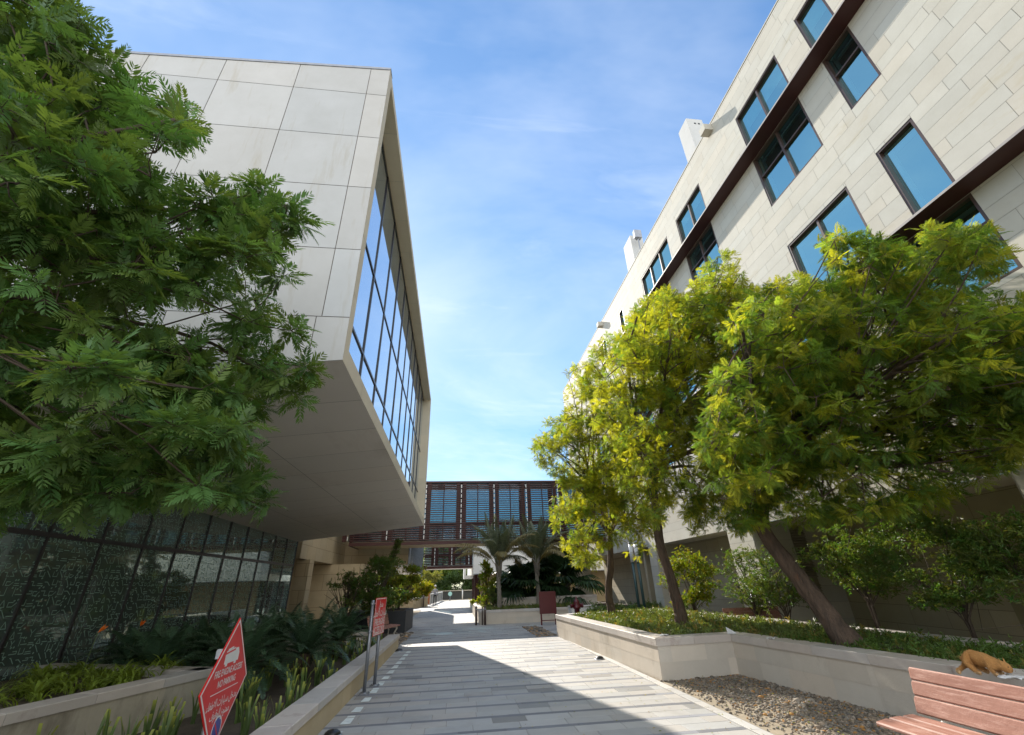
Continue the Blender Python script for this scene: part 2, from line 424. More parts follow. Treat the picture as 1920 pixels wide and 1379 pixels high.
wall_run('planter_wall', [(-3.62, 8.45), (-5.0, 4.3), (-5.6, 2.5)], .60, .30, .10, 'weathered taller planter wall behind the red diamond sign', M['planter_l'], r, .5, -1)
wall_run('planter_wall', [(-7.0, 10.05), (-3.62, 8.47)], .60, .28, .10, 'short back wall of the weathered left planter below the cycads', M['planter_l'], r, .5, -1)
g = MB(); g.prism([(-5.74, 2.55), (-5.14, 4.38), (-3.80, 8.38), (-6.95, 9.85), (-6.95, 2.55)], .1, .5); struct(g.build('planter_soil', M['soil']))
PR = [(3.40, 16.62), (3.64, 8.86), (5.16, 8.98), (5.42, 6.2), (5.75, 3.2), (6.2, -2)]
wall_run('planter_wall', PR, .64, .34, .12, 'pale stone wall of the big raised bed right of the path', M['planter'], r, .27, 1)
wall_run('planter_wall', [(7.85, -2), (7.95, 7.5), (7.9, 11.0), (7.45, 17.6), (4.7, 16.85), (3.40, 16.62)], .64, .30, .12, 'back wall of the big raised bed below the shaded building wall', M['planter'], r, .27, 1)
g = MB(); g.prism([(3.6, 16.5), (3.95, 9.2), (5.45, 9.25), (5.7, 6.2), (6.05, 3.2), (6.5, -2), (7.6, -2), (7.7, 7.5), (7.6, 11), (7.2, 17.4), (4.7, 16.6)], .1, .52); struct(g.build('raised_bed_soil', M['soil']))
# centre planter with palms
wall_run('planter_wall', [(1.12, 38.5), (1.12, 22.75), (6.2, 22.6)], .56, .34, .10, 'low stone planter wall round the palms in the middle distance', M['planter'], r, .25, 1)
wall_run('planter_wall', [(2.1, 26.6), (2.1, 25.3), (7.4, 25.1)], .98, .3, .12, 'upper tier planter wall under the fan palms', M['planter'], r, .3, 1)
g = MB(); g.prism([(1.4, 23.0), (6.2, 22.9), (9, 24), (9, 38), (1.4, 38)], .05, .47); struct(g.build('palm_bed_soil', M['soil']))
g = MB(); g.prism([(2.35, 25.5), (7.4, 25.4), (8, 30), (2.35, 30)], .4, .88); struct(g.build('upper_bed_soil', M['soil']))
wall_run('planter_wall', [(-5.6, 13.2), (-3.2, 15.3), (-2.5, 17.6)], .42, .3, .1, 'pale low wall behind the yellow green bush on the left', M['planter'], r, .3, 1)
wall_run('planter_wall', [(-9.0, 41.5), (-3.6, 42.3), (-2.6, 47)], .8, .3, .12, 'tan planter wall far down the path by the railing', M['stone_tan'], r, .3, 1)
t = thing('planter_box', (-3.0, 21.2, 0), 'dark grey planter box holding the yellow green bush', 'planter')
p = MB(); p.prism([(-4.3, 20.35), (-1.98, 20.35), (-1.9, 22.9), (-4.3, 22.9)], 0, .78, (1, 1, 1), .015); p.build('box', surf('charcoal_planter', (.035, .036, .04), None, .6, 3, 50, .1), t)
p = MB(); p.box(-4.2, -2.1, 20.5, 22.8, .781, .80); p.build('soil', M['soil'], t)
t = thing('planter_block', (5.35, 20.6, 0), 'small white rendered block beside the hydrant', 'block')
p = MB(); p.box(4.98, 6.1, 20.9, 21.5, 0, .62, (1, 1, 1), .015); p.build('block_body', M['white'], t); p = MB(); p.box(4.96, 6.12, 20.88, 21.52, .621, .67, (1, 1, 1), .01); p.build('cap', M['coping'], t)

# ================================================================== LEFT: CANTILEVERED BUILDING
XF, YN, YE = -1.56, 5.25, 21.6                      # street face, near end, far end
def zs(x, y): return (4.31 - (y - YN) / (YE - YN) * .14) - .105 * (XF - x)      # sloping soffit
def zr(x, y): return (10.92 - (y - YN) / (YE - YN) * .42) - .068 * (XF - x)     # sloping roof
r = random.Random(5)
LB = thing('cantilevered_building', (-7.1, YN, 0), 'pale stone box cantilevered over a dark script covered glass wall on the left', 'building')
XL = -16.0
body, pan = MB(), MB()
q = lambda mb, *p: mb.quad(*p)
# backing walls (front, far end, roof, back)
body.quad((XL, YN + .02, zs(XL, YN)), (XF - .01, YN + .02, zs(XF, YN) + .01), (XF - .01, YN + .02, zr(XF, YN) - .01), (XL, YN + .02, zr(XL, YN) - .01))
body.quad((XF - .01, YE, zs(XF, YE)), (XL, YE, zs(XL, YE)), (XL, YE, zr(XL, YE)), (XF - .01, YE, zr(XF, YE)))
body.quad((XL, YN, zs(XL, YN)), (XL, YN, zr(XL, YN)), (XL, YE, zr(XL, YE)), (XL, YE, zs(XL, YE)))
body.build('shell', M['stone_pale'], LB)
p = MB(); p.quad((XL, YN, zr(XL, YN) - .004), (XF, YN, zr(XF, YN) - .004), (XF, YE, zr(XF, YE) - .004), (XL, YE, zr(XL, YE) - .004)); p.build('roof', M['roof'], LB)
p = MB(); p.quad((XL, YN + .02, zr(XL, YN) - .05), (XL, YN - .012, zr(XL, YN) - .05), (XF, YN - .012, zr(XF, YN) - .05), (XF, YN + .02, zr(XF, YN) - .05))
for a, b in (((XL, zr(XL, YN)), (XF, zr(XF, YN))),):
    p.quad((XL, YN - .012, a[1] - .05), (XF + .01, YN - .012, b[1] - .05), (XF + .01, YN - .012, b[1] + .012), (XL, YN - .012, a[1] + .012))
    p.quad((XL, YN - .012, a[1] + .012), (XF + .01, YN - .012, b[1] + .012), (XF + .01, YN + .2, b[1] + .012), (XL, YN + .2, a[1] + .012))
p.build('roof_trim', M['grey'], LB)
# front slabs on the 1.31 x 1.25 grid
zj = [4.98, 6.2, 7.53, 8.79, 10.03]; xj = [XF, -1.93, -3.25, -4.57, -5.89, -7.2, -8.5, -9.8, -11.1, -12.4, -13.7, -15, XL]
xb = [XF, -2.0, -2.62, -3.9, -5.2, -6.5, -7.8, -9.1, -10.4, -11.7, -13, -14.3, XL]
for k in range(6):
    xs = xb if k == 0 else xj
    for i in range(len(xs) - 1):
        a, b = xs[i + 1], xs[i]; e = .0055
        lo = (lambda x: zs(x, YN)) if k == 0 else (lambda x: zj[k - 1]); hi = (lambda x: zr(x, YN) - .05) if k == 5 else (lambda x: zj[k])
        lo0, hi0 = lo, hi
        t_ = tint(r, .045, .02)
        pan.quad((a + e, YN, lo0(a) + e), (b - (e if i else 0), YN, lo0(b) + e), (b - (e if i else 0), YN, hi0(b) - e), (a + e, YN, hi0(a) - e), t_)
pan.build('front_cladding', M['stone_pale'], LB)
p = MB(); p.quad((XL, YN + .012, zs(XL, YN)), (XF, YN + .012, zs(XF, YN)), (XF, YN + .012, zr(XF, YN) - .06), (XL, YN + .012, zr(XL, YN) - .06)); p.build('front_joints', M['joint'], LB)
# street frame: sill band, head fascia, jambs, reveals
fr = MB(); XG = XF - .36; ZS, ZH = .26, .20
ys = [YN + (YE - YN) * i / 13 for i in range(14)]
for i in range(13):
    a, b = ys[i], ys[i + 1]; e = .003; t_ = tint(r, .04, .02)
    fr.quad((XF, a + e, zs(XF, a)), (XF, b - e, zs(XF, b)), (XF, b - e, zs(XF, b) + ZS), (XF, a + e, zs(XF, a) + ZS), t_)
    fr.quad((XF, a + e, zs(XF, a) + ZS), (XF, b - e, zs(XF, b) + ZS), (XG, b - e, zs(XF, b) + ZS), (XG, a + e, zs(XF, a) + ZS), t_)
    fr.quad((XF, a + e, zr(XF, a) - ZH), (XF, b - e, zr(XF, b) - ZH), (XF, b - e, zr(XF, b)), (XF, a + e, zr(XF, a)), t_)
    fr.quad((XG, a + e, zr(XF, a) - ZH), (XG, b - e, zr(XF, b) - ZH), (XF, b - e, zr(XF, b) - ZH), (XF, a + e, zr(XF, a) - ZH), t_)
for k in range(6):                                           # jambs in stones
    f0, f1 = k / 6, (k + 1) / 6; t_ = tint(r, .05, .02); e = .003
    for (ya, yb, xg) in ((YN, YN + .22, 1), (YE - .42, YE, -1)):
        za = lambda y, f: zs(XF, y) + (zr(XF, y) - zs(XF, y)) * f
        fr.quad((XF + .001, ya, za(ya, f0) + e), (XF + .001, yb, za(yb, f0) + e), (XF + .001, yb, za(yb, f1) - e), (XF + .001, ya, za(ya, f1) - e), t_)
        yy = yb if xg > 0 else ya
        fr.quad((XF, yy, za(yy, f0)), (XG, yy, za(yy, f0)), (XG, yy, za(yy, f1)), (XF, yy, za(yy, f1)), t_)
fr.build('street_frame', surf('honey_limestone', (.62, .54, .40), (.56, .48, .35), .75, 1.5, 50, .12, True), LB)
# curtain glazing of the upper box: each bay glass with its own slight tilt
p = MB(); mu = MB(); y = YN + .22; ym = [YN + .22, 6.25, 7.68, 9.12, 10.5, 11.9, 13.3, 14.7, 16.05, 17.4, 18.75, 20.1, YE - .42]
rows = [0, 1.28, 3.2, 9]
for i in range(len(ym) - 1):
    for k in range(3):
        a, b = ym[i], ym[i + 1]
        z0 = lambda y: zs(XF, y) + ZS if k == 0 else 4.53 - (y - YN) * .004 + rows[k] - .1
        z1 = lambda y: zr(XF, y) - ZH if k == 2 else 4.53 - (y - YN) * .004 + rows[k + 1] - .1
        dx = r.uniform(-.004, .004); dy = r.uniform(-.004, .004)
        p.quad((XG + dx, a, z0(a)), (XG + dy, b, z0(b)), (XG - dx, b, z1(b)), (XG - dy, a, z1(a)))
gl = p.build('curtain_glazing', M['glass_sky'], LB)
for yy in ym[1:-1]: mu.box(XG - .03, XG + .022, yy - .024, yy + .024, zs(XF, yy) + ZS, zr(XF, yy) - ZH)
for k in (1, 2):
    for i in range(len(ym) - 1):
        a, b = ym[i], ym[i + 1]; z = lambda y: 4.53 - (y - YN) * .004 + rows[k] - .1
        mu.add([(x, yy, z(yy) + d) for yy in (a, b) for x in (XG - .03, XG + .02) for d in (-.024, .024)], [(0, 1, 3, 2), (4, 6, 7, 5), (2, 3, 7, 6), (0, 4, 5, 1), (0, 2, 6, 4), (1, 5, 7, 3)])
mu.build('mullions', M['darkmetal'], gl)
p = MB()
for i in range(len(ym) - 1):
    a, b = ym[i], ym[i + 1]
    p.quad((XG + .02, a, zr(XF, a) - ZH - .07), (XG + .02, b, zr(XF, b) - ZH - .07), (XG + .02, b, zr(XF, b) - ZH), (XG + .02, a, zr(XF, a) - ZH))
p.build('head_rail', M['darkmetal'], gl)
# soffit panels
XW = -7.1
so = MB(); e = .005
yy = [YN, 6.6, 7.95, 9.3, 10.65, 12.0, 13.35, 14.7, 16.05, 17.4, 18.75, 20.1, YE]; xx = [XF, -3.6, -5.55, XW - .5]
for i in range(len(yy) - 1):
    for j in range(3):
        a, b = yy[i] + (e if i else 0), yy[i + 1] - e; c, d = xx[j] - (e if j else 0), xx[j + 1] + e
        so.quad((c, a, zs(c, a)), (d, a, zs(d, a)), (d, b, zs(d, b)), (c, b, zs(c, b)), tint(r, .03, .01))
so.build('soffit', M['soffit'], LB)
p = MB(); p.quad((XF - .01, YN + .01, zs(XF, YN) + .014), (XL, YN + .01, zs(XL, YN) + .014), (XL, YE, zs(XL, YE) + .014), (XF - .01, YE, zs(XF, YE) + .014)); p.build('soffit_joints', M['joint'], LB)
# lobby glass with script frit
p = MB(); pitch = 1.28; yb_ = [YE + .12 - pitch * i for i in range(19)]
ztop = lambda y: zs(XW, y) + .01
for i in range(18):
    b, a = yb_[i], yb_[i + 1]
    for z0, z1 in ((-.02, 2.62), (2.62, None)):
        d1, d2 = r.uniform(-.003, .003), r.uniform(-.003, .003)
        u = ztop(a) if z1 is None else z1; u2 = ztop(b) if z1 is None else z1
        p.quad((XW + d1, a, z0), (XW + d2, b, z0), (XW - d1, b, u2), (XW - d2, a, u))
lg = p.build('lobby_glazing', M['glass_dark'], LB)
mu = MB()
for y in yb_[:-1]: mu.box(XW - .02, XW + .03, y - .024, y + .024, 0, ztop(y))
mu.box(XW - .02, XW + .027, yb_[-1], yb_[0], 2.58, 2.66); mu.box(XW - .02, XW + .03, yb_[-1], yb_[0], 0, .12)
mu.build('mullions', M['darkmetal'], lg)
p = MB(); p.box(XL, XW - .03, yb_[-1], YE - .05, -.02, 3.0); p.build('lobby_core', M['black'], LB)
G = [[(0, .7, 0, .1), (0, .1, .75, .1), (.75, .1, .75, .8)], [(0, 0, .9, 0), (.1, .25, .85, .25)], [(0, 0, .6, .8), (.55, .8, .75, .8)], [(.1, 0, .7, 0), (.7, 0, .4, .7), (.4, .7, .1, 0)],
     [(0, .5, .5, .5), (0, .5, 0, .2), (0, .2, .9, .2)], [(.1, 0, .1, .9)], [(0, 0, .5, .45), (.5, .45, .9, .45)], [(.2, .9, .2, .1), (.2, .1, .8, .1), (.8, .1, .8, .5)], [(0, 0, .8, .9)],
     [(0, .4, .4, 0), (.4, 0, .9, 0), (.9, 0, .9, .45), (.4, .45, .9, .45)], [(0, .8, .3, .4), (.3, .4, .6, .8), (.3, .4, .3, 0)], [(0, 0, .4, 0), (.4, 0, .4, .5), (.4, .5, .9, .5)], [(0, .15, .95, .15), (.45, .5, .6, .65)],
     [(.1, .6, .8, .6), (.8, .6, .2, 0), (.2, 0, .9, 0)]]
V = []; Q = []
def stroke(u0, v0, u1, v1, w):
    d = Vector((u1 - u0, v1 - v0)); l = d.length; d /= l; n = Vector((-d.y, d.x)) * w; a = Vector((u0, v0)) - d * w * .6; b = Vector((u1, v1)) + d * w * .6
    k = len(V); V.extend([(XW + .0055, p_.x, p_.y) for p_ in (a - n, b - n, b + n, a + n)]); Q.append((k, k + 1, k + 2, k + 3))
v = .14; row = 0
while v < 3.75:
    h = r.choice((.12, .14, .105)); y = 2.5; 
    while y < YE:
        gl_ = r.choice(G); w = h * r.uniform(.85, 1.25)
        if v + h < ztop(y) - .02:
            for (a, b, c, d) in gl_: stroke(y + w * (1 - a), v + b * h, y + w * (1 - c), v + d * h, .0056)
            for _ in range(r.choice((0, 0, 1, 1, 2))):
                a, b = y + r.uniform(0, w), v + h * r.uniform(.55, 1.05); stroke(a, b, a + .012, b + .012, .011)
        y += w * 1.06 + .008
    v += h * 1.10; row += 1
link('script_pattern', np_mesh('script_pattern', V, Q, None, M['frit'], None, off=tuple(wloc(lg))), lg)

# ================================================================== RIGHT: STONE BUILDING
XB, ZB, ZT = 9.0, 3.0, 16.72
Y0, Y1 = -5.0, 34.4
r = random.Random(17)
RB = thing('stone_building', (12.5, 14, 0), 'cream stone building with teal windows and two dark red ledges on the right', 'building')
L1, L2 = 13.36, 7.66                                    # the two ledges
wins = [  # (y0, y1, z0, z1, panes, transom height or None)
    (4.62, 5.42, L1 + .04, 15.44, 1, None), (6.27, 8.28, L1 + .04, 15.42, 2, None), (10.82, 12.8, L1 + .04, 15.36, 2, None), (13.68, 16.72, L1 + .04, 15.34, 3, None),
    (19.45, 20.1, L1 + .04, 15.5, 1, None), (22.6, 23.9, L1 + .04, 15.4, 2, None), (27.0, 28.8, L1 + .04, 15.3, 2, None),
    (4.55, 5.36, 11.36, L1 - .03, 1, 12.6), (6.25, 8.28, 11.34, L1 - .03, 2, 12.55), (10.82, 12.75, 11.4, L1 - .03, 2, 12.55), (14.4, 16.3, 11.4, L1 - .03, 2, 12.55), (18.6, 20.2, 11.4, L1 - .03, 2, 12.55),
    (4.57, 5.41, L2 + .04, 9.88, 1, None), (6.24, 8.3, L2 + .04, 9.84, 2, None), (9.9, 12.0, L2 + .04, 9.84, 2, None), (14.2, 16.0, L2 + .04, 9.84, 2, None), (18.2, 20.4, L2 + .04, 9.84, 2, None), (25, 27, L2 + .04, 9.84, 2, None),
    (4.5, 6.35, 5.94, L2 - .03, 2, 7.0), (8.6, 10.6, 5.94, L2 - .03, 2, 7.0), (12.6, 14.6, 5.94, L2 - .03, 2, 7.0), (17, 19, 5.94, L2 - .03, 2, 7.0),
    (1.2, 2.4, L2 + .04, 9.86, 1, None), (-.6, 1.2, 5.94, L2 - .03, 2, 7.0), (-1.5, .4, 11.36, L1 - .03, 2, 12.55)]
full = [(Y0, Y1, ZB, ZT)]
sl = panel_grid(Y0, Y1, ZB, ZT - .02, [.40, .30, .40, .34, .30], (.45, 1.5), r)
for w in wins:
    hole = (w[0], w[1], w[2], w[3]); full = subtract(full, hole); sl = subtract(sl, hole)
for l in (L1, L2): sl = subtract(sl, (Y0, 22.5 if l == L1 else 30, l - .02, l + .035))
bk = MB()
for (a, b, c, d) in full: bk.quad((XB + .012, b, c), (XB + .012, a, c), (XB + .012, a, d), (XB + .012, b, d))
for x0, x1, y0, y1 in ((XB + .012, 24, Y1, Y1), (XB + .012, 24, Y0, Y0)):
    bk.quad((x0, y0, ZB), (x1, y0, ZB), (x1, y0, ZT), (x0, y0, ZT))
bk.build('joints', M['joint_pale'], RB)
cl = MB(); clad(cl, sl, lambda u, v: (XB, u, v), r, .0028, .05, .025)
cl.v = cl.v; cl.f = [f[::-1] for f in cl.f]
cl.build('cladding', M['stone_cream'], RB)
p = MB(); p.quad((XB - .005, Y0, ZT), (24, Y0, ZT), (24, Y1, ZT), (XB - .005, Y1, ZT)); p.box(XB - .012, XB + .3, Y0, Y1, ZT + .003, ZT + .05); p.build('roof', M['stone_cream'], RB)
p = MB(); p.quad((XB, Y1 + .005, ZB), (XB, Y1 + .005, ZT), (24, Y1 + .005, ZT), (24, Y1 + .005, ZB)); p.build('end_wall', M['stone_cream'], RB)
for l, ye in ((L1, 22.4), (L2, 30)):
    p = MB(); p.box(XB - .47, XB + .01, Y0, ye, l - .02, l + .02); o = p.build('ledge', M['redmetal'], RB)
    p = MB(); p.box(XB - .478, XB - .471, Y0, ye, l - .024, l + .024); p.build('ledge_edge', surf('ledge_edge_trim', (.40, .36, .33), None, .5), o)
for (a, b, c, d, n, tr) in wins:
    f = MB(); w_ = .055; xo, xi = XB + .03, XB + .14
    f.box(xo - .02, xi, a + .001, a + w_, c, d); f.box(xo - .02, xi, b - w_, b - .001, c, d)
    f.box(xo - .018, xi - .002, a + w_, b - w_, c + .001, c + w_); f.box(xo - .018, xi - .002, a + w_, b - w_, d - w_, d - .001)
    for k in range(1, n):
        y = a + (b - a) * k / n; f.box(xo + .01, xi - .004, y - .03, y + .03, c + w_, d - w_)
    if tr: f.box(xo + .012, xi - .006, a + w_, b - w_, tr - .025, tr + .025)
    wn = f.build('window', M['bronze'], RB)
    gm = MB(); x = XB + .115
    for k in range(n):
        ya, yb2 = a + (b - a) * k / n, a + (b - a) * (k + 1) / n; e1, e2 = r.uniform(-.006, .006), r.uniform(-.006, .006)
        v_ = r.uniform(.78, 1.12); gm.quad((x + e1, yb2, c), (x + e2, ya, c), (x - e1, ya, d), (x - e2, yb2, d), (v_ * r.uniform(.85, 1.15), v_, v_))
    gm.build('pane', M['pane'], wn)
    p = MB(); v_ = r.uniform(.5, 1.7); p.box(XB + .42, XB + .44, a - .1, b + .1, c - .1, d + .1, (v_, v_, v_)); p.build('interior', M['inside'], wn)
    p = MB(); p.box(XB + .24, XB + .30, b - .13, b - .07, c, d); p.box(XB + .24, XB + .30, a + .07, b - .135, d - .15, d - .09); p.build('frame_reflection', M['blind'], wn)  # reflection of the frame in the double glazing, built as pale L-shaped bars
    if r.random() < .45 and not tr: p = MB(); h_ = (d - c) * r.uniform(.12, .4); p.box(XB + .2, XB + .205, a + .06, b - .06, d - h_, d - .06); p.build('blind', M['blind'], wn)
for (y, z, s) in ((9.28, 16.35, .3), (22.7, 16.3, .3)):
    p = MB(); y1 = y + .32; p.box(XB - .32, XB - .29, y, y1, z, z + .3); p.box(XB - .29, XB - .001, y, y + .03, z, z + .3); p.box(XB - .29, XB - .001, y1 - .03, y1, z, z + .3); p.box(XB - .29, XB - .001, y + .03, y1 - .03, z, z + .03); p.box(XB - .29, XB - .001, y + .03, y1 - .03, z + .26, z + .29)
    p.build('water_spout', M['stone_cream'], RB)
for (y0, y1, z) in ((10.43, 11.1, 18.75), (17.05, 18.05, 18.6)):
    p = MB(); p.box(XB + .05, XB + .75, y0, y1, ZT + .04, z); o = p.build('roof_box', M['stone_pale'], RB)
    for vx in (.35, .52): p = MB(); p.box(XB + vx, XB + vx + .08, y0 - .01, y0 - .001, z - .32, z - .24); p.build('vent_hole', M['black'], o)
p = MB(); p.tube([(XB + .25, 16.6, ZT), (XB + .25, 16.6, 18.0)], .03); p.box(XB + .05, XB + .45, 16.5, 16.7, 18.0, 18.5); p.build('roof_camera', M['grey'], RB)
# recessed ground floor: overhang, folded shade wall, fins, louvres
p = MB(); p.quad((XB + .005, Y0, ZB - .003), (XB + .005, Y1, ZB - .003), (16, Y1, ZB - .003), (16, Y0, ZB - .003)); p.build('overhang_soffit', M['soffit'], RB)
def shade(a, b, z0, z1, rows, lens):
    mat_mb, lb = MB(), MB()
    a, b = Vector(a), Vector(b); L = (b - a).length; d = (b - a) / L
    clad(mat_mb, panel_grid(0, L, z0, z1, rows, lens, r), lambda u, v: (a.x + d.x * (L - u), a.y + d.y * (L - u), v), r, .005, .06, .02)
    nx, ny = d.y, -d.x
    lb.quad((a.x + nx * .012, a.y + ny * .012, z0), (b.x + nx * .012, b.y + ny * .012, z0), (b.x + nx * .012, b.y + ny * .012, z1), (a.x + nx * .012, a.y + ny * .012, z1))
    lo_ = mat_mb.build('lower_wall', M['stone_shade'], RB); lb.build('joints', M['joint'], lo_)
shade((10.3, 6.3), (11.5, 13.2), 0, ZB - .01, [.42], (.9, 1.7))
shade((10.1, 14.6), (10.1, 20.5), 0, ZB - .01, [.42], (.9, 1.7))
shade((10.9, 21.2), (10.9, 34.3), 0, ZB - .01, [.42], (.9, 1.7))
p = MB(); p.box(11.62, 23.5, Y0, Y1 - .05, 0, ZB - .02); p.build('core', M['joint'], RB); pass
p = MB()
clad(p, panel_grid(Y0, 6.1, 0, ZB - .004, [.42], (.9, 1.7), r), lambda u, v: (XB + .002, u, v), r, .005, .06, .02); p.f = [f[::-1] for f in p.f]
p.quad((XB + .014, 6.12, 0), (XB + .014, Y0, 0), (XB + .014, Y0, ZB), (XB + .014, 6.12, ZB)); p.quad((XB + .004, 6.121, 0), (XB + .004, 6.121, ZB), (10.4, 6.121, ZB), (10.4, 6.121, 0))
p.build('base_wall', M['stone_cream'], RB)
for (x0, x1, y0, y1) in ((XB, 11.6, 13.2, 14.5), (XB, 11.0, 20.4, 21.2), (XB - .1, 9.9, 34.5, 35.4)):
    p = MB(); n = 7
    for k in range(n):
        z0, z1 = (ZB - .006) * k / n, (ZB - .006) * (k + 1) / n; t_ = tint(r, .05, .02)
        p.box(x0, x1, y0, y1, z0 + .003, z1 - .003, t_)
    p.box(x0 + .01, x1 - .01, y0 + .01, y1 - .01, 0, ZB - .008, (.4, .36, .3)); p.build('column', M['stone_cream'], RB)
for (x0, x1, y) in ((10.27, 10.72, 13.16), (9.98, 10.6, 14.75)):
    p = MB()
    if x0 > 10.2:
        p.box(x0, x1, y + .02, y + .03, .05, ZB - .02, (.25, .25, .25))
        for z in np.arange(.1, ZB - .1, .075):
            if 1.35 < z < 1.5: continue
            p.add([(x0, y - .03, z), (x1, y - .03, z), (x1, y + .02, z + .04), (x0, y + .02, z + .04)], [(0, 1, 2, 3)]); p.box(x0, x1, y - .034, y - .028, z - .012, z + .012)
    else:
        for z in np.arange(.1, ZB - .1, .075): p.box(10.03, 10.09, 14.62, 15.3, z, z + .03)
    p.build('louvre', surf('louvre_slat', (.30, .26, .19), None, .6), RB)
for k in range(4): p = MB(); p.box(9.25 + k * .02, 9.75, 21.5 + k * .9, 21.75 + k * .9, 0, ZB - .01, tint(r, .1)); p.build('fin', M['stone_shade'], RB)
p = MB(); y = 12.95; p.add([(XB - .16, 13.6, 1.02), (XB - .16, 13.85, 1.02), (XB - .001, 13.85, 1.02), (XB - .001, 13.6, 1.02), (XB - .03, 13.6, 1.27), (XB - .03, 13.85, 1.27), (XB - .001, 13.85, 1.27), (XB - .001, 13.6, 1.27)], [(3, 2, 1, 0), (4, 5, 6, 7), (0, 1, 5, 4), (1, 2, 6, 5), (3, 0, 4, 7)]); p.build('wall_lamp', M['grey'], RB)
def on_shade(y, z): return (10.3 + (y - 6.3) * (1.2 / 6.9), y, z)
a = on_shade(12.2, 2.25)
p = MB(); p.tube([a, (a[0] - .16, a[1] - .03, a[2])], [.03, .03]); p.lathe((a[0] - .2, a[1], a[2] - .09), [(.0, 0), (.09, .02), (.1, .1), (.07, .17), (0, .18)], 12); p.build('alarm_bell', M['boardred'], RB)
p = MB(); p.tube([(a[0] - .03, a[1] + .06, .05), (a[0] - .03, a[1] + .06, 2.1)], .022); p.build('pipe', M['bronze'], RB)
a = on_shade(7.5, 2.25); p = MB(); p.box(a[0] - .12, a[0] - .02, a[1] - .09, a[1] + .09, a[2] - .06, a[2] + .06); p.build('socket_box', M['black'], RB)
p = MB(); p.box(9.9, 10.06, 15.6, 16.1, .75, 1.35); p.build('cabinet', M['black'], RB)
p = MB(); a, b = on_shade(7.3, 0), on_shade(8.3, 0); p.add([(a[0] - .02, a[1], .02), (b[0] - .02, b[1], .02), (b[0] - .02, b[1], 1.95), (a[0] - .02, a[1], 1.95)], [(0, 1, 2, 3)]); p.build('service_door', surf('olive_door', (.26, .23, .13), None, .6), RB)

# ================================================================== MIDDLE: TAN BUILDING LEFT, FOOTBRIDGES, FAR BUILDING
r = random.Random(31)
TB = thing('tan_building', (-7.2, 27, 0), 'tan sandstone building with a glass fin bay beyond the cantilevered box', 'building')
def block(mb, x0, x1, y0, y1, z0, z1, rows=(.6,), lens=(.9, 1.6), faces='SEW'):
    """box clad in slabs on the faces that can be seen"""
    mb.box(x0 + .012, x1 - .012, y0 + .012, y1 - .012, z0 + .004, z1 - .004, (.35, .3, .24))
    if 'S' in faces: clad(mb, panel_grid(x0, x1, z0, z1, rows, lens, r), lambda u, v: (u, y0, v), r, .006, .06, .025)
    if 'E' in faces: clad(mb, panel_grid(y0, y1, z0, z1, rows, lens, r), lambda u, v: (x1, u, v), r, .006, .06, .025)
    if 'W' in faces: clad(mb, [(y1 + y0 - b, y1 + y0 - a, c, d) for a, b, c, d in panel_grid(y0, y1, z0, z1, rows, lens, r)], lambda u, v: (x0, y1 + y0 - u, v), r, .006, .06, .025)
    mb.quad((x0, y0, z1), (x1, y0, z1), (x1, y1, z1), (x0, y1, z1)); mb.quad((x0, y0, z0), (x0, y1, z0), (x1, y1, z0), (x1, y0, z0), (.8, .76, .7))
p = MB(); block(p, -16, -6.95, 21.95, 30.5, 2.92, 7.2); block(p, -6.95, -3.05, 30.3, 41, 2.9, 7.2, faces='S'); p.build('upper_wall', M['stone_tan'], TB)
p = MB(); block(p, -7.35, -6.75, 22.8, 23.5, 0, 2.91, (.55,), (.4, .7)); p.build('column', M['stone_tan'], TB)
p = MB(); block(p, -14, -5.2, 27.6, 32, 0, 2.9, (.8,), (.8, 1.4)); p.build('lower_wall', M['stone_tan'], TB)
p = MB(); p.quad((-6.94, 30.31, 2.895), (-2.9, 30.31, 2.895), (-2.9, 41, 2.6), (-6.94, 41, 2.6)); p.f = [f[::-1] for f in p.f]; p.build('soffit', M['soffit'], TB)
p = MB(); p.box(-3.04, -2.9, 30.3, 41, 2.6, 2.72); p.box(-3.04, -2.9, 30.3, 41, 6.9, 7.2); p.box(-3.04, -2.96, 30.3, 30.9, 2.9, 6.9)
by = p.build('glass_bay', M['grey'], TB)
p = MB(); p.quad((-2.97, 30.6, 2.72), (-2.97, 41, 2.72), (-2.97, 41, 6.9), (-2.97, 30.6, 6.9)); p.build('glazing', M['glass_bridge'], by)
p = MB()
for y in np.arange(31, 41, .42): p = MB(); p.box(-2.96, -2.82, y - .025, y + .025, 2.725, 6.89); p.build('fin', M['grey'], by)
p = MB(); p.box(-2.96, -2.87, 40.9, 41.3, 2.4, 6.9); p.build('end_panel', M['grey'], by)
p = MB(); p.box(-12, -6.6, 41.5, 46, 0, 2.3); p.build('annex', M['white'], TB)

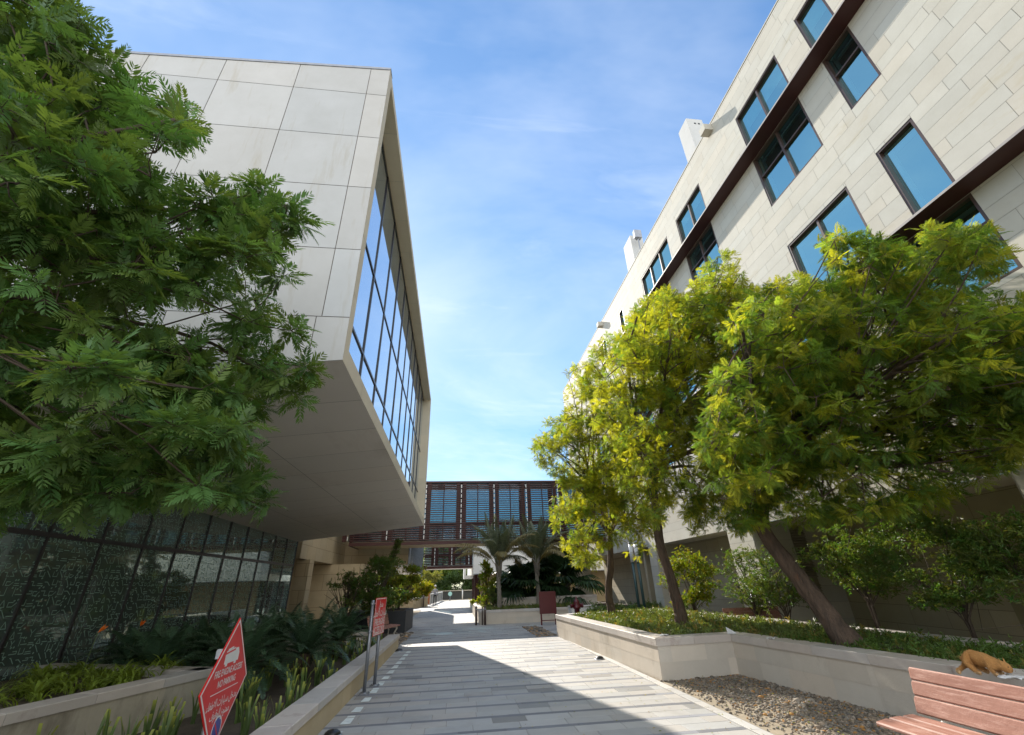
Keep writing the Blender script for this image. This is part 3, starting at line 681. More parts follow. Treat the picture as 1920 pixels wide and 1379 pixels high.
def bridge(name, x0, x1, y, dep, z0, z1, posts, label, dz=.125):
    t = thing(name, ((x0 + x1) / 2, y, z0), label, 'footbridge')
    p = MB(); p.box(x0, x1, y - .06, y + .02, z0, z0 + .18); p.build('bottom_beam', M['redmetal'], t); p = MB(); p.box(x0, x1, y - .05, y + .02, z1 - .1, z1); p.build('top_rail', M['redmetal'], t); p = MB(); p.box(x0, x0 + .12, y + .025, y + dep, z0, z0 + .24); p.build('end_beam', M['redmetal'], t)
    p = MB(); n = max(2, int((x1 - x0) / 1.3))
    for k in range(n):
        a, b = x0 + (x1 - x0) * k / n, x0 + (x1 - x0) * (k + 1) / n
        p.box(a + .13 * (k == 0) + .004, b - .004, y + .03, y + dep, z0 + .02, z0 + .2, tint(r, .05))
    p.build('deck_soffit', M['stone_tan'] if dep < 3 else M['soffit'], t)
    p = MB(); p.box(x0, x1, y + .02, y + dep, z1 - .08, z1 - .01); p.build('roof_slab', M['redmetal'], t)
    sl_ = MB(); z = z0 + .27
    while z < z1 - .12:
        sl_.add([(x, yy, zz) for x in (x0, x1) for yy, zz in ((y - .05, z - .029), (y - .05, z + .029), (y + .02, z + .042), (y + .02, z - .014))], [(0, 1, 5, 4), (1, 2, 6, 5), (2, 3, 7, 6), (3, 0, 4, 7), (0, 3, 2, 1), (4, 5, 6, 7)], tint(r, .12, .02)); z += dz
    sl_.build('louvre_screen', M['redmetal'], t)
    for x in posts:
        rd = MB()
        for s in (-1, 1): ps = MB(); ps.box(x + s * .19 - .11, x + s * .19 + .11, y + .03, y + .12, z0 + .24, z1 - .1); ps.build('post', M['redmetal'], t)
        z = z0 + .3
        while z < z1 - .3: rd.box(x - .022, x + .022, y - .058, y - .052, z, z + .2); z += .29
        o = rd.build('rod', M['white'], t)
    for i in range(len(posts) - 1): xm = (posts[i] + posts[i + 1]) / 2; ps = MB(); ps.box(xm - .03, xm + .03, y + .03, y + .07, z0 + .24, z1 - .1); ps.build('mullion', M['redmetal'], t)
    p = MB(); b_ = [x0] + list(posts) + [x1]
    for i in range(len(b_) - 1):
        for (u, v) in ((z0 + .24, z1 - .1),):
            e1 = r.uniform(-.012, .012); p.quad((b_[i], y + .2 + e1, u), (b_[i + 1], y + .2 - e1, u), (b_[i + 1], y + .2 + e1, v), (b_[i], y + .2 - e1, v))
    p.build('glazing', M['clear'], t)
    p = MB(); p.box(x0, x1, y + .17, y + .195, z0 + 1.0, z0 + 1.24); p.build('spandrel', M['black'], t)
    p = MB(); p.quad((x0, y + dep, z0 + .24), (x1, y + dep, z0 + .24), (x1, y + dep, z1 - .1), (x0, y + dep, z1 - .1)); p.build('back_glazing', M['clear'], t); p = MB(); p.box(x0, x1, y + .3, y + dep - .05, z0 + .22, z0 + .3); p.build('floor', M['soffit'], t)
    for x in posts: p = MB(); p.box(x - .15, x + .15, y + dep - .1, y + dep - .01, z0 + .32, z1 - .1); p.build('back_post', M['redmetal'], t)
YB = 27.3
px = [aty(x, 985, YB)[0] for x in (655, 727, 796, 864, 927, 989)]; d_ = px[-1] - px[-2]; px += [px[-1] + d_ * k for k in (1, 2)]
bridge('footbridge', -6.1, 9.0, YB, 2.4, 3.80, 7.42, px, 'nearer dark red louvred footbridge crossing above the path')
px = [aty(x, 1045, 42)[0] for x in (815, 847, 879)]
bridge('footbridge', -2.85, 1.7, 42, 3.2, 3.0, 6.6, px, 'further louvred footbridge seen beneath the nearer one', .13)
FB = thing('far_building', (6, 45, 0), 'white banded building with dark red door frames beyond the palms', 'building')
p = MB(); p.box(1.42, 22, 40, 62, 2.48, 4.6); p.box(1.7, 22, 41.5, 62, 4.6, 7); p.build('upper_band', M['white'], FB)
p = MB(); p.box(1.40, 22, 39.98, 40.6, 2.42, 2.478); p.build('drip_edge', M['grey'], FB)
p = MB(); block(p, 2.1, 22, 42, 62, 0, 2.48, (.6,), (.9, 1.5)); p.build('lower_wall', M['stone_tan'], FB)
for y in (42.6, 44.0, 46.4, 49): p = MB(); p.box(1.62, 1.9, y, y + .22, 0, 2.48); p.build('door_frame', M['redmetal'], FB)
p = MB(); p.quad((2.0, 42.1, 0), (2.0, 60, 0), (2.0, 60, 2.4), (2.0, 42.1, 2.4)); p.f = [f[::-1] for f in p.f]; p.build('door_glass', M['glass_dark'], FB)
p = MB(); p.box(.75, 2.0, 47, 52, 2.25, 2.5); p.box(.75, .95, 47, 52, 2.5, 3.6); p.build('canopy', M['white'], FB)

# ================================================================== FOLIAGE
def unit(v): v = np.asarray(v, float); return v / (np.linalg.norm(v, axis=-1, keepdims=True) + 1e-12)
def neem_template(detail, q, npair=10):
    """one drooping compound leaf along +X: thin midrib and two rows of curved leaflets"""
    V, Q, T = [], [], []; L = 1.0; sag = q.uniform(.12, .30); side = q.uniform(-.1, .1)
    P = lambda t: np.array([L * t * (1 - .12 * t), side * t * t, -sag * t * t])
    for i in range(4):                                          # midrib strip
        a, b = P(i / 4), P((i + 1) / 4); k = len(V); w = .008 * (1 - i / 5)
        V += [a + [0, w, 0], a - [0, w, 0], b - [0, w * .8, 0], b + [0, w * .8, 0]]; Q.append((k, k + 1, k + 2, k + 3))
    for i in range(npair):
        t = .14 + .86 * i / npair
        for s in (-1, 1):
            if q.rand() < .03: continue
            o = P(min(t + q.uniform(-.02, .02), 1)); ll = (.35 if detail else .32) * math.sin(math.pi * (.25 + .68 * t)) * q.uniform(.85, 1.1); lw = ll * (.25 if detail else .21)
            ang = math.radians(62 - 22 * t) + q.uniform(-.12, .12); dx, dy = math.cos(ang), s * math.sin(ang)
            nx, ny = -dy * s, dx * s; hang = q.uniform(.05, .35)
            def pt(u, w):
                c = .22 * u * u                                 # sickle curve back to the tip
                return o + np.array([dx * ll * u + dx * 0 + ll * c * .5, dy * ll * u * (1 - .12 * u), -hang * ll * u * u]) + np.array([nx, ny, .12 * abs(w)]) * w
            k = len(V)
            if detail:
                V += [pt(0, 0), pt(.3, lw * .5), pt(.3, -lw * .42), pt(.68, lw * .42), pt(.68, -lw * .34), pt(1, 0)]
                T += [(k, k + 2, k + 1), (k + 3, k + 4, k + 5)]; Q.append((k + 1, k + 2, k + 4, k + 3))
            else:
                V += [pt(0, 0), pt(.42, lw * .55), pt(1, 0), pt(.42, -lw * .5)]; Q.append((k, k + 3, k + 2, k + 1))
    return np.array(V), np.array(Q, int).reshape(-1, 4), np.array(T, int).reshape(-1, 3)
def broad_template(q, n=7, wid=.34):
    """small twig carrying simple pointed leaves"""
    V, Q = [], []
    for i in range(n):
        t = i / n; a = i * 2.4 + q.uniform(-.4, .4); el = q.uniform(-.2, .9); l = q.uniform(.5, .8)
        d = np.array([math.cos(el) * math.cos(a) * .8 + .35, math.cos(el) * math.sin(a), math.sin(el) * .8]); d /= np.linalg.norm(d)
        w = np.cross(d, [0, 0, 1]); w /= np.linalg.norm(w) + 1e-9; o = np.array([t * .8, 0, 0]); k = len(V)
        up = np.cross(w, d) * .05
        V += [o, o + d * l * .45 + w * l * wid * .5 + up, o + d * l - up * 2, o + d * l * .45 - w * l * wid * .5 + up]; Q.append((k, k + 1, k + 2, k + 3))
    return np.array(V), np.array(Q, int), np.zeros((0, 3), int)
def spread(name, tmpls, pos, dirs, ups, scale, tints, mat, parent, smooth=False):
    pos, dirs, ups = np.asarray(pos, float), unit(dirs), np.asarray(ups, float); scale = np.asarray(scale, float); tints = np.asarray(tints, float)
    y = unit(np.cross(ups, dirs)); z = np.cross(dirs, y); B = np.stack([dirs, y, z], 1) * scale[:, None, None]
    Vs, Qs, Ts, Cs, off = [], [], [], [], 0; idx = np.arange(len(pos)) % len(tmpls)
    for k, (tv, tq, tt) in enumerate(tmpls):
        m = np.where(idx == k)[0]
        if not len(m): continue
        v = np.einsum('nk,mkj->mnj', tv, B[m]) + pos[m][:, None, :]; n = len(tv)
        o = off + np.arange(len(m)) * n
        Vs.append(v.reshape(-1, 3)); Cs.append(np.repeat(tints[m], n, 0))
        if len(tq): Qs.append((tq[None] + o[:, None, None]).reshape(-1, 4))
        if len(tt): Ts.append((tt[None] + o[:, None, None]).reshape(-1, 3))
        off += n * len(m)
    w = tuple(wloc(parent)) if parent else None
    me = np_mesh(name, np.concatenate(Vs), np.concatenate(Qs) if Qs else None, np.concatenate(Ts) if Ts else None, mat, np.concatenate(Cs), smooth, w)
    return link(name, me, parent)
def inpoly(x, y, poly):
    c = False; n = len(poly)
    for i in range(n):
        (x1, y1), (x2, y2) = poly[i], poly[i - 1]
        if (y1 > y) != (y2 > y) and x < (x2 - x1) * (y - y1) / (y2 - y1) + x1: c = not c
    return c
def clump_centres(poly, dfun, n, mind, q, ok=lambda p: True):
    """centres of leaf clumps through the depth of a crown with the given outline"""
    xs = [p[0] for p in poly]; ys = [p[1] for p in poly]; out = []; tries = 0
    while len(out) < n and tries < n * 400:
        tries += 1
        x, y = q.uniform(min(xs), max(xs)), q.uniform(min(ys), max(ys))
        if not inpoly(x, y, poly): continue
        p = atd(x, y, dfun(x, y, q))
        if not ok(p): continue
        if out and np.min(np.linalg.norm(np.array(out) - p, axis=1)) < mind: continue
        out.append(p)
    return out
def rosettes(cents, rad_, per, q, outline=None, flat=.75):
    P, D = [], []
    for c in cents:
        R = rad_ * q.uniform(.7, 1.25)
        for _ in range(per):
            u = unit(q.normal(size=3)); u[2] = abs(u[2]) * .9 - .15 if q.rand() < .72 else -abs(u[2]) * .6
            p = c + u * [R, R, R * flat] * q.uniform(.25, 1.08)
            if outline and not inpoly(*proj(p), outline): continue
            P.append(p); D.append(unit(u + np.array([0, 0, .25])))
    return np.array(P), np.array(D)
def compound_crown(name, cents, rad_, per, nleaf, leafL, tmpls, mat, parent, q, tfun, outline=None, ok=lambda p: True):
    P, D = rosettes(cents, rad_, per, q, outline); pos, dirs, ups, sc, tn, twigs = [], [], [], [], [], []
    for p, d in zip(P, D):
        if not ok(p): continue
        e1 = unit(np.cross(d, [.3, .2, 1.])); e2 = np.cross(d, e1); base = tfun(p, q); n = int(nleaf * q.uniform(.7, 1.25)); a0 = q.uniform(0, 6.3)
        for i in range(n):
            a = a0 + i * 2.399; f = i / n
            ld = unit((e1 * math.cos(a) + e2 * math.sin(a)) * (1 - .45 * f) + d * (.15 + .8 * f) + np.array([0, 0, -.30 + .2 * f]))
            pos.append(p + d * leafL * .35 * (f - .8)); dirs.append(ld); ups.append(unit(d * .6 + np.array([0, 0, 1.]) + q.normal(size=3) * .22)); sc.append(leafL * q.uniform(.55, 1.16)); tn.append(base * q.uniform(.82, 1.2))
        twigs.append((p, d))
    o = spread(name, tmpls, pos, dirs, ups, sc, tn, mat, parent)
    return o, twigs
def limbs(trunk_top, cents, twigs, q, parent, r0, rt=.008, mat=None):
    """limbs from the fork to the clumps, twigs from the clumps to the leaf rosettes"""
    b = MB(); top = np.array(trunk_top)
    C = np.array(cents); k = max(3, len(C) // 14)
    mains = C[q.choice(len(C), k, replace=False)]
    for m in mains:
        d = m - top; mid = top + d * .5 + np.array([0, 0, .18 * np.linalg.norm(d)]) + q.normal(size=3) * .08 * np.linalg.norm(d)
        pts = [top * (1 - t) ** 2 + 2 * mid * t * (1 - t) + m * t * t for t in np.linspace(0, 1, 7)]
        b.tube(pts, np.linspace(r0, .016, 7), 6)
    for c in C:
        j = np.argmin(np.linalg.norm(mains - c, axis=1)); m = mains[j]; s = top + (m - top) * q.uniform(.45, .8); s = s * (1 - 0) + np.array([0, 0, .1])
        if np.linalg.norm(c - m) < .05: continue
        mid = (s + c) / 2 + np.array([0, 0, .15]) + q.normal(size=3) * .1
        b.tube([s * (1 - t) ** 2 + 2 * mid * t * (1 - t) + c * t * t for t in np.linspace(0, 1, 5)], np.linspace(r0 * .34, .007, 5), 5)
    for p, d in twigs:
        j = np.argmin(np.linalg.norm(C - p, axis=1)); c = C[j]; mid = (c + p) / 2 - d * .02 + q.normal(size=3) * .03
        b.tube([c, mid, p, p + d * .03], [rt, rt * .75, rt * .55, .002], 4, False)
    return b.build('limbs', mat or M['twig'], parent, True)
def trunk(pts, radii, parent, q, mat=None, n=20):
    P = [np.array(p, float) for p in pts]; out, rr = [], []
    for i in range(len(P) - 1):
        for t in np.linspace(0, 1, 6)[:-1]:
            p0, p1, p2, p3 = P[max(i - 1, 0)], P[i], P[i + 1], P[min(i + 2, len(P) - 1)]
            out.append(.5 * (2 * p1 + (p2 - p0) * t + (2 * p0 - 5 * p1 + 4 * p2 - p3) * t * t + (3 * p1 - p0 - 3 * p2 + p3) * t ** 3) + q.normal(size=3) * .006); rr.append(radii[i] + (radii[i + 1] - radii[i]) * t)
    out.append(P[-1]); rr.append(radii[-1]); b = MB(); b.tube(out, rr, n)
    for i in range(len(b.v)):
        v = b.v[i]; k_ = min(i // n, len(rr) - 1); ax = out[k_]; rv = np.array(v) - ax; b.v[i] = tuple(ax + rv * (1 + .10 * math.sin((i % n) * 2.7 + k_ * .35) + q.normal() * .05))
    return b.build('trunk', mat or M['bark'], parent, True)
q = np.random.RandomState(2)
NEAR = [neem_template(True, q, 7 + k % 3) for k in range(6)]
MIDT = [neem_template(False, q, 10 + k % 2) for k in range(6)]
BROAD = [broad_template(q, 7) for k in range(6)]
ROUND = [broad_template(q, 6, .55) for k in range(6)]

# --- the near tree on the left: trunk just outside the picture, crown reaching in
outL = [(-160, -120), (50, -60), (62, 0), (150, 22), (165, 60), (190, 92), (215, 150), (265, 175), (300, 165), (330, 200), (385, 195), (395, 250), (330, 275), (260, 265), (330, 320), (385, 340), (430, 400), (470, 350), (540, 345), (575, 400), (560, 470), (520, 500), (530, 560), (545, 600), (570, 650), (582, 740), (545, 800), (540, 830), (515, 900), (500, 965), (420, 945), (345, 930), (300, 955), (210, 950), (150, 985), (120, 930), (60, 960), (-160, 1000)]
LT = thing('neem_tree', (-4.3, 1.6, 0), 'big dark green tree with feathery leaves filling the left of the view', 'tree')
q = np.random.RandomState(41)
def dL(x, y, q):
    f = min(1, max(0, x / 560)); return q.uniform(2.5 + 1.0 * f, 4.2 + .9 * f) if y < 880 else q.uniform(3.0, 4.4)
inL = [(x - (38 if x > 150 else 10), y + (18 if y < 300 else 0)) for x, y in outL]
cL = clump_centres(inL, dL, 190, .21, q, lambda p: p[1] < 4.75 and p[2] > 1.9)
def tL(p, q):
    w = q.uniform(-.15, .3); k = q.uniform(.75, 1.25)
    return np.array([k * (1 + w), k, k * (1 - abs(w) * .8)])
crn, tw = compound_crown('crown', cL, .38, 8, 9, .235, NEAR, M['neem'], LT, q, tL, inL, lambda p: p[1] < 4.95)
limbs((-4.0, 2.0, 2.6), cL, tw, q, LT, .022, .005)
q = np.random.RandomState(43)                                     # loose sprays standing out from the crown
sprays = [(350, 228, 3.7), (325, 205, 3.8), (300, 250, 3.7), (540, 385, 3.8), (515, 430, 3.8), (480, 470, 3.8), (555, 420, 3.85), (430, 400, 3.7), (400, 370, 3.7), (575, 690, 4.2), (555, 740, 4.3), (500, 940, 4.3), (440, 925, 4.2), (470, 900, 4.2), (240, 930, 3.6), (150, 950, 3.4), (90, 20, 3.2), (150, 40, 3.2), (190, 110, 3.4), (240, 170, 3.5), (130, 690, 2.15), (200, 700, 2.3), (330, 800, 2.9), (90, 880, 2.8), (300, 890, 3.2), (530, 520, 4.1), (545, 620, 4.2)]
cS = [atd(x, y, d) for x, y, d in sprays]
o, tw2 = compound_crown('spray', cS, .13, 4, 8, .25, NEAR, M['neem'], LT, q, tL)
CL = np.array(cL)
for c in cS:
    b = MB()
    s0 = CL[np.argsort(np.linalg.norm(CL - c, axis=1))[1]]; mid = (s0 + c) / 2 + q.normal(size=3) * .04 - [0, 0, .03]; b.tube([s0, mid, c], [.006, .005, .0035], 5)
    for p_, d in tw2:
        if np.linalg.norm(p_ - c) < .2: b.tube([c, p_, p_ + d * .03], [.0035, .003, .0015], 4, False)
    b.build('twig', M['twig'], LT, True)
trunk([(-4.3, 1.6, 0), (-4.25, 1.7, 1.0), (-4.05, 1.9, 2.0), (-4.0, 2.0, 2.7)], [.2, .16, .15, .11], LT, q)

# --- the three raised-bed trees on the right
polyA = [(995, 865), (1010, 790), (1060, 780), (1060, 700), (1110, 660), (1120, 625), (1160, 630), (1180, 585), (1225, 540), (1270, 560), (1300, 600), (1290, 700), (1260, 800), (1250, 900), (1290, 960), (1235, 990), (1230, 1030), (1190, 1050), (1150, 1020), (1120, 1062), (1070, 1060), (1045, 1000), (1030, 960), (1045, 900), (1020, 880)]
polyB = [(1195, 585), (1240, 540), (1290, 560), (1300, 520), (1340, 480), (1375, 475), (1395, 520), (1400, 545), (1450, 530), (1500, 515), (1600, 540), (1620, 640), (1580, 760), (1540, 860), (1500, 930), (1440, 965), (1395, 1010), (1340, 980), (1300, 1010), (1270, 930), (1230, 980), (1170, 930), (1110, 800), (1130, 680)]
polyC = [(1370, 580), (1450, 530), (1560, 530), (1520, 455), (1570, 435), (1625, 440), (1680, 470), (1720, 430), (1790, 425), (1860, 430), (1880, 470), (1860, 530), (1830, 560), (1905, 555), (2050, 560), (2060, 900), (1925, 830), (1880, 870), (1800, 920), (1740, 955), (1640, 960), (1560, 970), (1490, 1000), (1450, 975), (1385, 1000), (1350, 940), (1310, 880), (1310, 800), (1330, 680)]
def tR(yel, dark):
    def f(p, q):
        k = q.uniform(.75, 1.25)
        if q.rand() < yel: return np.array([1.7, 1.28, .7]) * k
        if q.rand() < dark: return np.array([.55, .70, .85]) * k
        w = q.uniform(-.1, .35); return np.array([k * (1 + w), k, k * (1 - .3 * abs(w))])
    return f
okR = lambda p: p[0] < 8.55 and p[2] > 1.9
specs = [('neem_tree', (5.13, 15.8, .5), polyA, lambda x, y, q: q.uniform(11.6, 14.0), 165, .34, .64, 17, .215, tR(.36, .1), [(5.13, 15.8, .5), (5.1, 15.85, 1.3), (5.25, 15.75, 2.1), (5.3, 15.6, 3.0)], [.13, .11, .105, .08], 'furthest of the three raised bed trees, its light green crown touching the footbridge'),
         ('neem_tree', (5.36, 11.3, .5), polyB, lambda x, y, q: q.uniform(8.3, 10.4), 215, .31, .60, 14, .205, tR(.32, .14), [(5.36, 11.3, .5), (5.33, 11.35, 1.2), (5.25, 11.5, 2.2), (5.3, 11.6, 3.2), (5.3, 11.3, 4.2)], [.17, .115, .108, .10, .075], 'middle tree of the raised bed with an upright brown trunk and yellow green crown'),
         ('neem_tree', (6.0, 7.2, .5), polyC, lambda x, y, q: q.uniform(5.0 if x > 1750 else 5.6, min(8.0, 8.4 * F_ / ray(x, y)[0])), 300, .24, .50, 12, .205, tR(.06, .42), [(6.05, 7.12, .48), (5.93, 7.3, .95), (5.75, 7.6, 1.7), (5.58, 7.85, 2.45), (5.9, 7.6, 3.3)], [.235, .15, .13, .12, .08], 'nearest raised bed tree with a thick leaning trunk and wide dark green crown')]
for i, (nm, loc, poly, df, n, mind, rr, per, ll, tf, tp, tr_, lab) in enumerate(specs):
    q = np.random.RandomState(60 + i); t = thing(nm, loc, lab, 'tree')
    cs = clump_centres(poly, df, n, mind, q, okR)
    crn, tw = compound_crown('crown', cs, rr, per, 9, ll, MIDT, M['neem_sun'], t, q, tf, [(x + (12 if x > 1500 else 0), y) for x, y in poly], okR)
    limbs(tp[-1], cs, tw[::3], q, t, .05, .007, M['bark']); trunk(tp, tr_, t, q)

# --- shrubs and small trees made of simple leaves
def shrub(name, base, cents, rad_, per, leaf, tmpl, mat, label, q, tf=None, stems=True, r0=.03, cat='shrub', group=None, height_fork=.35):
    t = thing(name, base, label, cat, group)
    P, D = rosettes([np.array(c) for c in cents], rad_, per, q, None, .8); P = P[P[:, 2] > base[2] + .05] if len(P) else P; D = D[:len(P)]
    n = len(P); up = unit(q.normal(size=(n, 3)) * .5 + [0, 0, 1.]); dirs = unit(q.normal(size=(n, 3)) + [0, 0, .15])
    tn = np.array([(tf(p, q) if tf else np.array([q.uniform(.7, 1.35), q.uniform(.8, 1.2), q.uniform(.7, 1.1)])) for p in P])
    spread('foliage', tmpl, P, dirs, up, leaf * q.uniform(.7, 1.25, n), tn, mat, t)
    if stems:
        b = MB(); bz = np.array(base, float)
        for c in (cents[::2] if r0 < .02 else cents):
            c = np.array(c); f = bz + (np.array([bz[0], bz[1], c[2]]) - bz) * height_fork + q.normal(size=3) * [.03, .03, 0]
            b.tube([bz + q.normal(size=3) * [.02, .02, 0], f, (f + c) / 2 + [0, 0, .05], c], [r0, r0 * .8, r0 * .45, r0 * .2], 6)
            for _ in range(4): b.tube([(f + c) / 2, c + q.normal(size=3) * rad_ * .6], [r0 * .3, .004], 4, False)
        b.build('stem', M['twig'], t, True)
    return t
def ball(c, rx, ry, rz, n, q):
    return [np.array(c) + unit(q.normal(size=3)) * [rx, ry, rz] * q.uniform(.3, 1) ** .5 for _ in range(n)]
q = np.random.RandomState(77)
p = aty(700, 1105, 18.2); shrub('shrub', (p[0], 18.2, .05), ball((p[0] + .1, 18.2, 1.75), 1.05, .9, 1.0, 26, q), .36, 85, .13, BROAD, M['shrub'], 'loose green bush with bare stems beside the rectangular red sign', q)
p = aty(752, 1110, 21.0); shrub('shrub', (p[0] - .1, 21.3, .8), ball((p[0] - .1, 21.2, 1.75), 1.0, .85, .8, 26, q), .34, 80, .13, BROAD, M['lime'], 'dense yellow green bush growing in the dark grey planter box', q, lambda p, q: np.array([q.uniform(.6, 1.2), q.uniform(.65, 1.0), .7]))
p = aty(655, 1090, 17.2); shrub('shrub', (p[0], 17.2, .05), ball((p[0], 17.2, 1.6), .7, .6, .8, 14, q), .3, 22, .12, BROAD, M['shrub'], 'thin twiggy bush in front of the tan wall on the left', q)
p = aty(735, 1040, 19.5); shrub('climber', (p[0] - .3, 19.5, .05), [np.array([p[0] - .25 + k * .07, 19.5, 1.9 + k * .2]) for k in range(8)], .16, 40, .13, BROAD, M['shrub'], 'single tall leafy shoot rising above the bush on the left', q)
# shaded shrubs behind the raised bed
shb = [((1292, 1085), 11.6, .62, .8, 1700, 'lime', 'small_tree', 'bright lime green small tree behind the middle trunk', .9),
       ((1400, 1075), 11.3, .6, .75, 1000, 'shrub', 'small_tree', 'dark twiggy small tree behind the bench back', 1.), ((1455, 1080), 9.9, .55, .6, 800, 'shrub', 'small_tree', 'sparse small tree in front of the sunlit column', 1.),
       ((1600, 1045), 8.5, .62, .55, 1700, 'shrub', 'small_tree', 'small tree with pale stem just right of the leaning trunk', 1.), ((1760, 1045), 7.2, .72, .62, 2600, 'shrub', 'small_tree', 'wide small tree with a forked dark stem against the shaded wall', 1.), ((1925, 1045), 6.0, .6, .5, 1600, 'shrub', 'small_tree', 'small tree cut off by the right edge of the view', 1.)]
for (pxy, Y, rx, rz, n, mt, nm, lab, k) in shb:
    c = aty(pxy[0], pxy[1], Y); xx = min(c[0], XB + (Y - 6.12) * .30 - .55) if Y > 6.1 else min(c[0], 8.5)
    xx = max(xx, 8.25); c = EYE + (c - EYE) * (xx / c[0])
    cs = ball(c + [0, 0, -.05], rx * 1.55, rx * .85, rz * 1.15, 26, q)
    shrub(nm, (c[0], c[1], 0), cs, .40, n // 26, .10, ROUND if mt == 'lime' else BROAD, M[mt], lab, q, (lambda p, q: np.array([q.uniform(.7, 1.3), q.uniform(.8, 1.15), .8])), True, .018, 'small tree', None, .55)
# low hedge in the back bed and the yellow shrub by the palms
hc = [np.array([5.2 + k * .26, 19.2 + .12 * k + q.uniform(-.2, .2), .45 + q.uniform(-.1, .12)]) for k in range(17)]
shrub('hedge', (7.2, 20, 0), hc, .34, 60, .17, BROAD, M['strap'], 'low dark green hedge along the shaded wall behind the hydrant', q, None, False, cat='hedge')
p = aty(912, 1100, 26.5); shrub('small_tree', (p[0], 26.5, .45), [np.array([p[0], 26.5, .45 + .35 + k * .17]) + q.normal(size=3) * [.34 - k * .025, .3 - k * .025, .04] for k in range(12) for _ in range(2)], .22, 26, .16, ROUND, M['lime'], 'bright yellow leaved young tree left of the palms', q, None, True, .025, 'small tree')
p = aty(925, 1125, 25.2); shrub('shrub', (p[0], 25.2, .45), ball((p[0], 25.2, 1.1), .3, .3, .45, 8, q), .25, 22, .14, BROAD, M['shrub'], 'dark sparse shrub behind the left palm trunk', q)

# --- palms
def frond(V, Q, C, base, d, up, L, arch, nl, ll, lw, q, tip, stiff=.5, col=(1, 1, 1), tipcol=None, pet=.25, fold=.55):
    d = unit(d); side = unit(np.cross(d, up)); pts = []; cur = np.array(base, float); dd = d.copy(); n = 16
    for i in range(n + 1):
        pts.append(cur.copy()); dd = unit(dd + np.array([0, 0, -arch / n * (0.4 + 1.6 * i / n)])); cur = cur + dd * L / n
    pts = np.array(pts)
    for i in range(n):                                          # midrib
        w = .022 * (1 - .85 * i / n) * (L / 1.8); k = len(V); V += [pts[i] + side * w, pts[i] - side * w, pts[i + 1] - side * w * .9, pts[i + 1] + side * w * .9]; Q.append((k, k + 1, k + 2, k + 3)); C += [np.array(col) * [1.25, 1.2, 1.1]] * 4
    for i in range(nl):
        t = pet + (1 - pet) * (i + .5) / nl; f = t * n; j = min(int(f), n - 1); p = pts[j] + (pts[j + 1] - pts[j]) * (f - j); tg = unit(pts[j + 1] - pts[j]); nrm = np.cross(side, tg)
        l = ll * math.sin(math.pi * (.18 + .77 * (t - pet) / (1 - pet))) * q.uniform(.85, 1.1)
        for s in (-1, 1):
            e = unit(side * s + tg * stiff + nrm * fold + q.normal(size=3) * .06); g_ = np.array([0, 0, -l * tip]); w = unit(np.cross(e, nrm)) * lw; k = len(V)
            m1 = p + e * l * .5 + g_ * .25; m2 = p + e * l * .95 + g_
            V += [p + w * .5, p - w * .5, m1 - w, m1 + w, m2]; Q += [(k, k + 1, k + 2, k + 3), (k + 3, k + 2, k + 4, k + 4)]
            c = np.array(col) * q.uniform(.8, 1.2); c2 = np.array(tipcol) if tipcol is not None and q.rand() < .6 * t + .1 else c
            C += [c, c, c, c, c2]
def fix(Q): return [x for x in Q if x[2] != x[3]], [x[:3] for x in Q if x[2] == x[3]]
def palm(base, h, crown, label, q, brown=.3, nfr=15, L=2.0, r0=.15):
    t = thing('palm_tree', base, label, 'palm'); b = MB(); bz = np.array(base)
    zz = np.linspace(0, h, 16); b.tube([bz + [.02 * math.sin(z * 3), 0, z] for z in zz], [r0 * (1.1 - .35 * z / h) * (1.08 if k % 2 else .96) for k, z in enumerate(zz)], 12); b.build('trunk', M['palmtrunk'], t, True)
    b = MB(); top = bz + [0, 0, h]
    for k in range(9):                                          # grey leaf bases
        a = k * 2.4; o = np.array([math.cos(a), math.sin(a), 0]); b.tube([top + o * r0 * .5 + [0, 0, -.35 + .05 * k], top + o * r0 * 1.1 + [0, 0, .05 + .05 * k], top + o * (r0 * 1.6) + [0, 0, .45 + .05 * k]], [.055, .045, .02], 5)
    b.build('leaf_bases', M['palmtrunk'], t, True)
    V, Q, C = [], [], []
    for k in range(nfr):
        a = k * 2.399 + q.uniform(-.3, .3); el = rad(84 - 42 * k / nfr) + q.uniform(-.08, .08); d = np.array([math.cos(a) * math.cos(el), math.sin(a) * math.cos(el), math.sin(el)])
        dry = k > nfr * .6 and q.rand() < brown * 2
        frond(V, Q, C, top + d * .12 + [0, 0, .1], d, np.array([0, 0, 1.]) if el < 1.3 else np.array([math.cos(a), math.sin(a), .1]), L * q.uniform(.8, 1.1), (.55 + 1.15 * k / nfr) * q.uniform(.8, 1.2), 62, .52, .018, q, .8, .55, (1, 1, 1) if not dry else (1.7, 1.15, .7), (2.0, 1.3, .75), .22)
    qd, tr = fix(Q); link('fronds', np_mesh('fronds', V, qd, tr, M['palm'], C, False, tuple(wloc(t))), t); return t
q = np.random.RandomState(91)
palm((2.12, 24.0, .45), 1.75, 0, 'grey trunked palm with arching feather fronds, left one of the pair', q, .45, 26, 2.6, .11)
palm((4.25, 25.0, .5), 1.75, 0, 'grey trunked palm with arching feather fronds standing left of the maroon board', q, .4, 26, 2.6, .11)
palm((6.55, 28.0, .45), 2.3, 0, 'yellowing palm beside the light green tree crown in the distance', q, .6, 14, 2.1, .14)
palm((8.6, 33.5, .1), 2.6, 0, 'dark palm in front of the tan column end of the stone building', q, .2, 14, 2.3, .2)
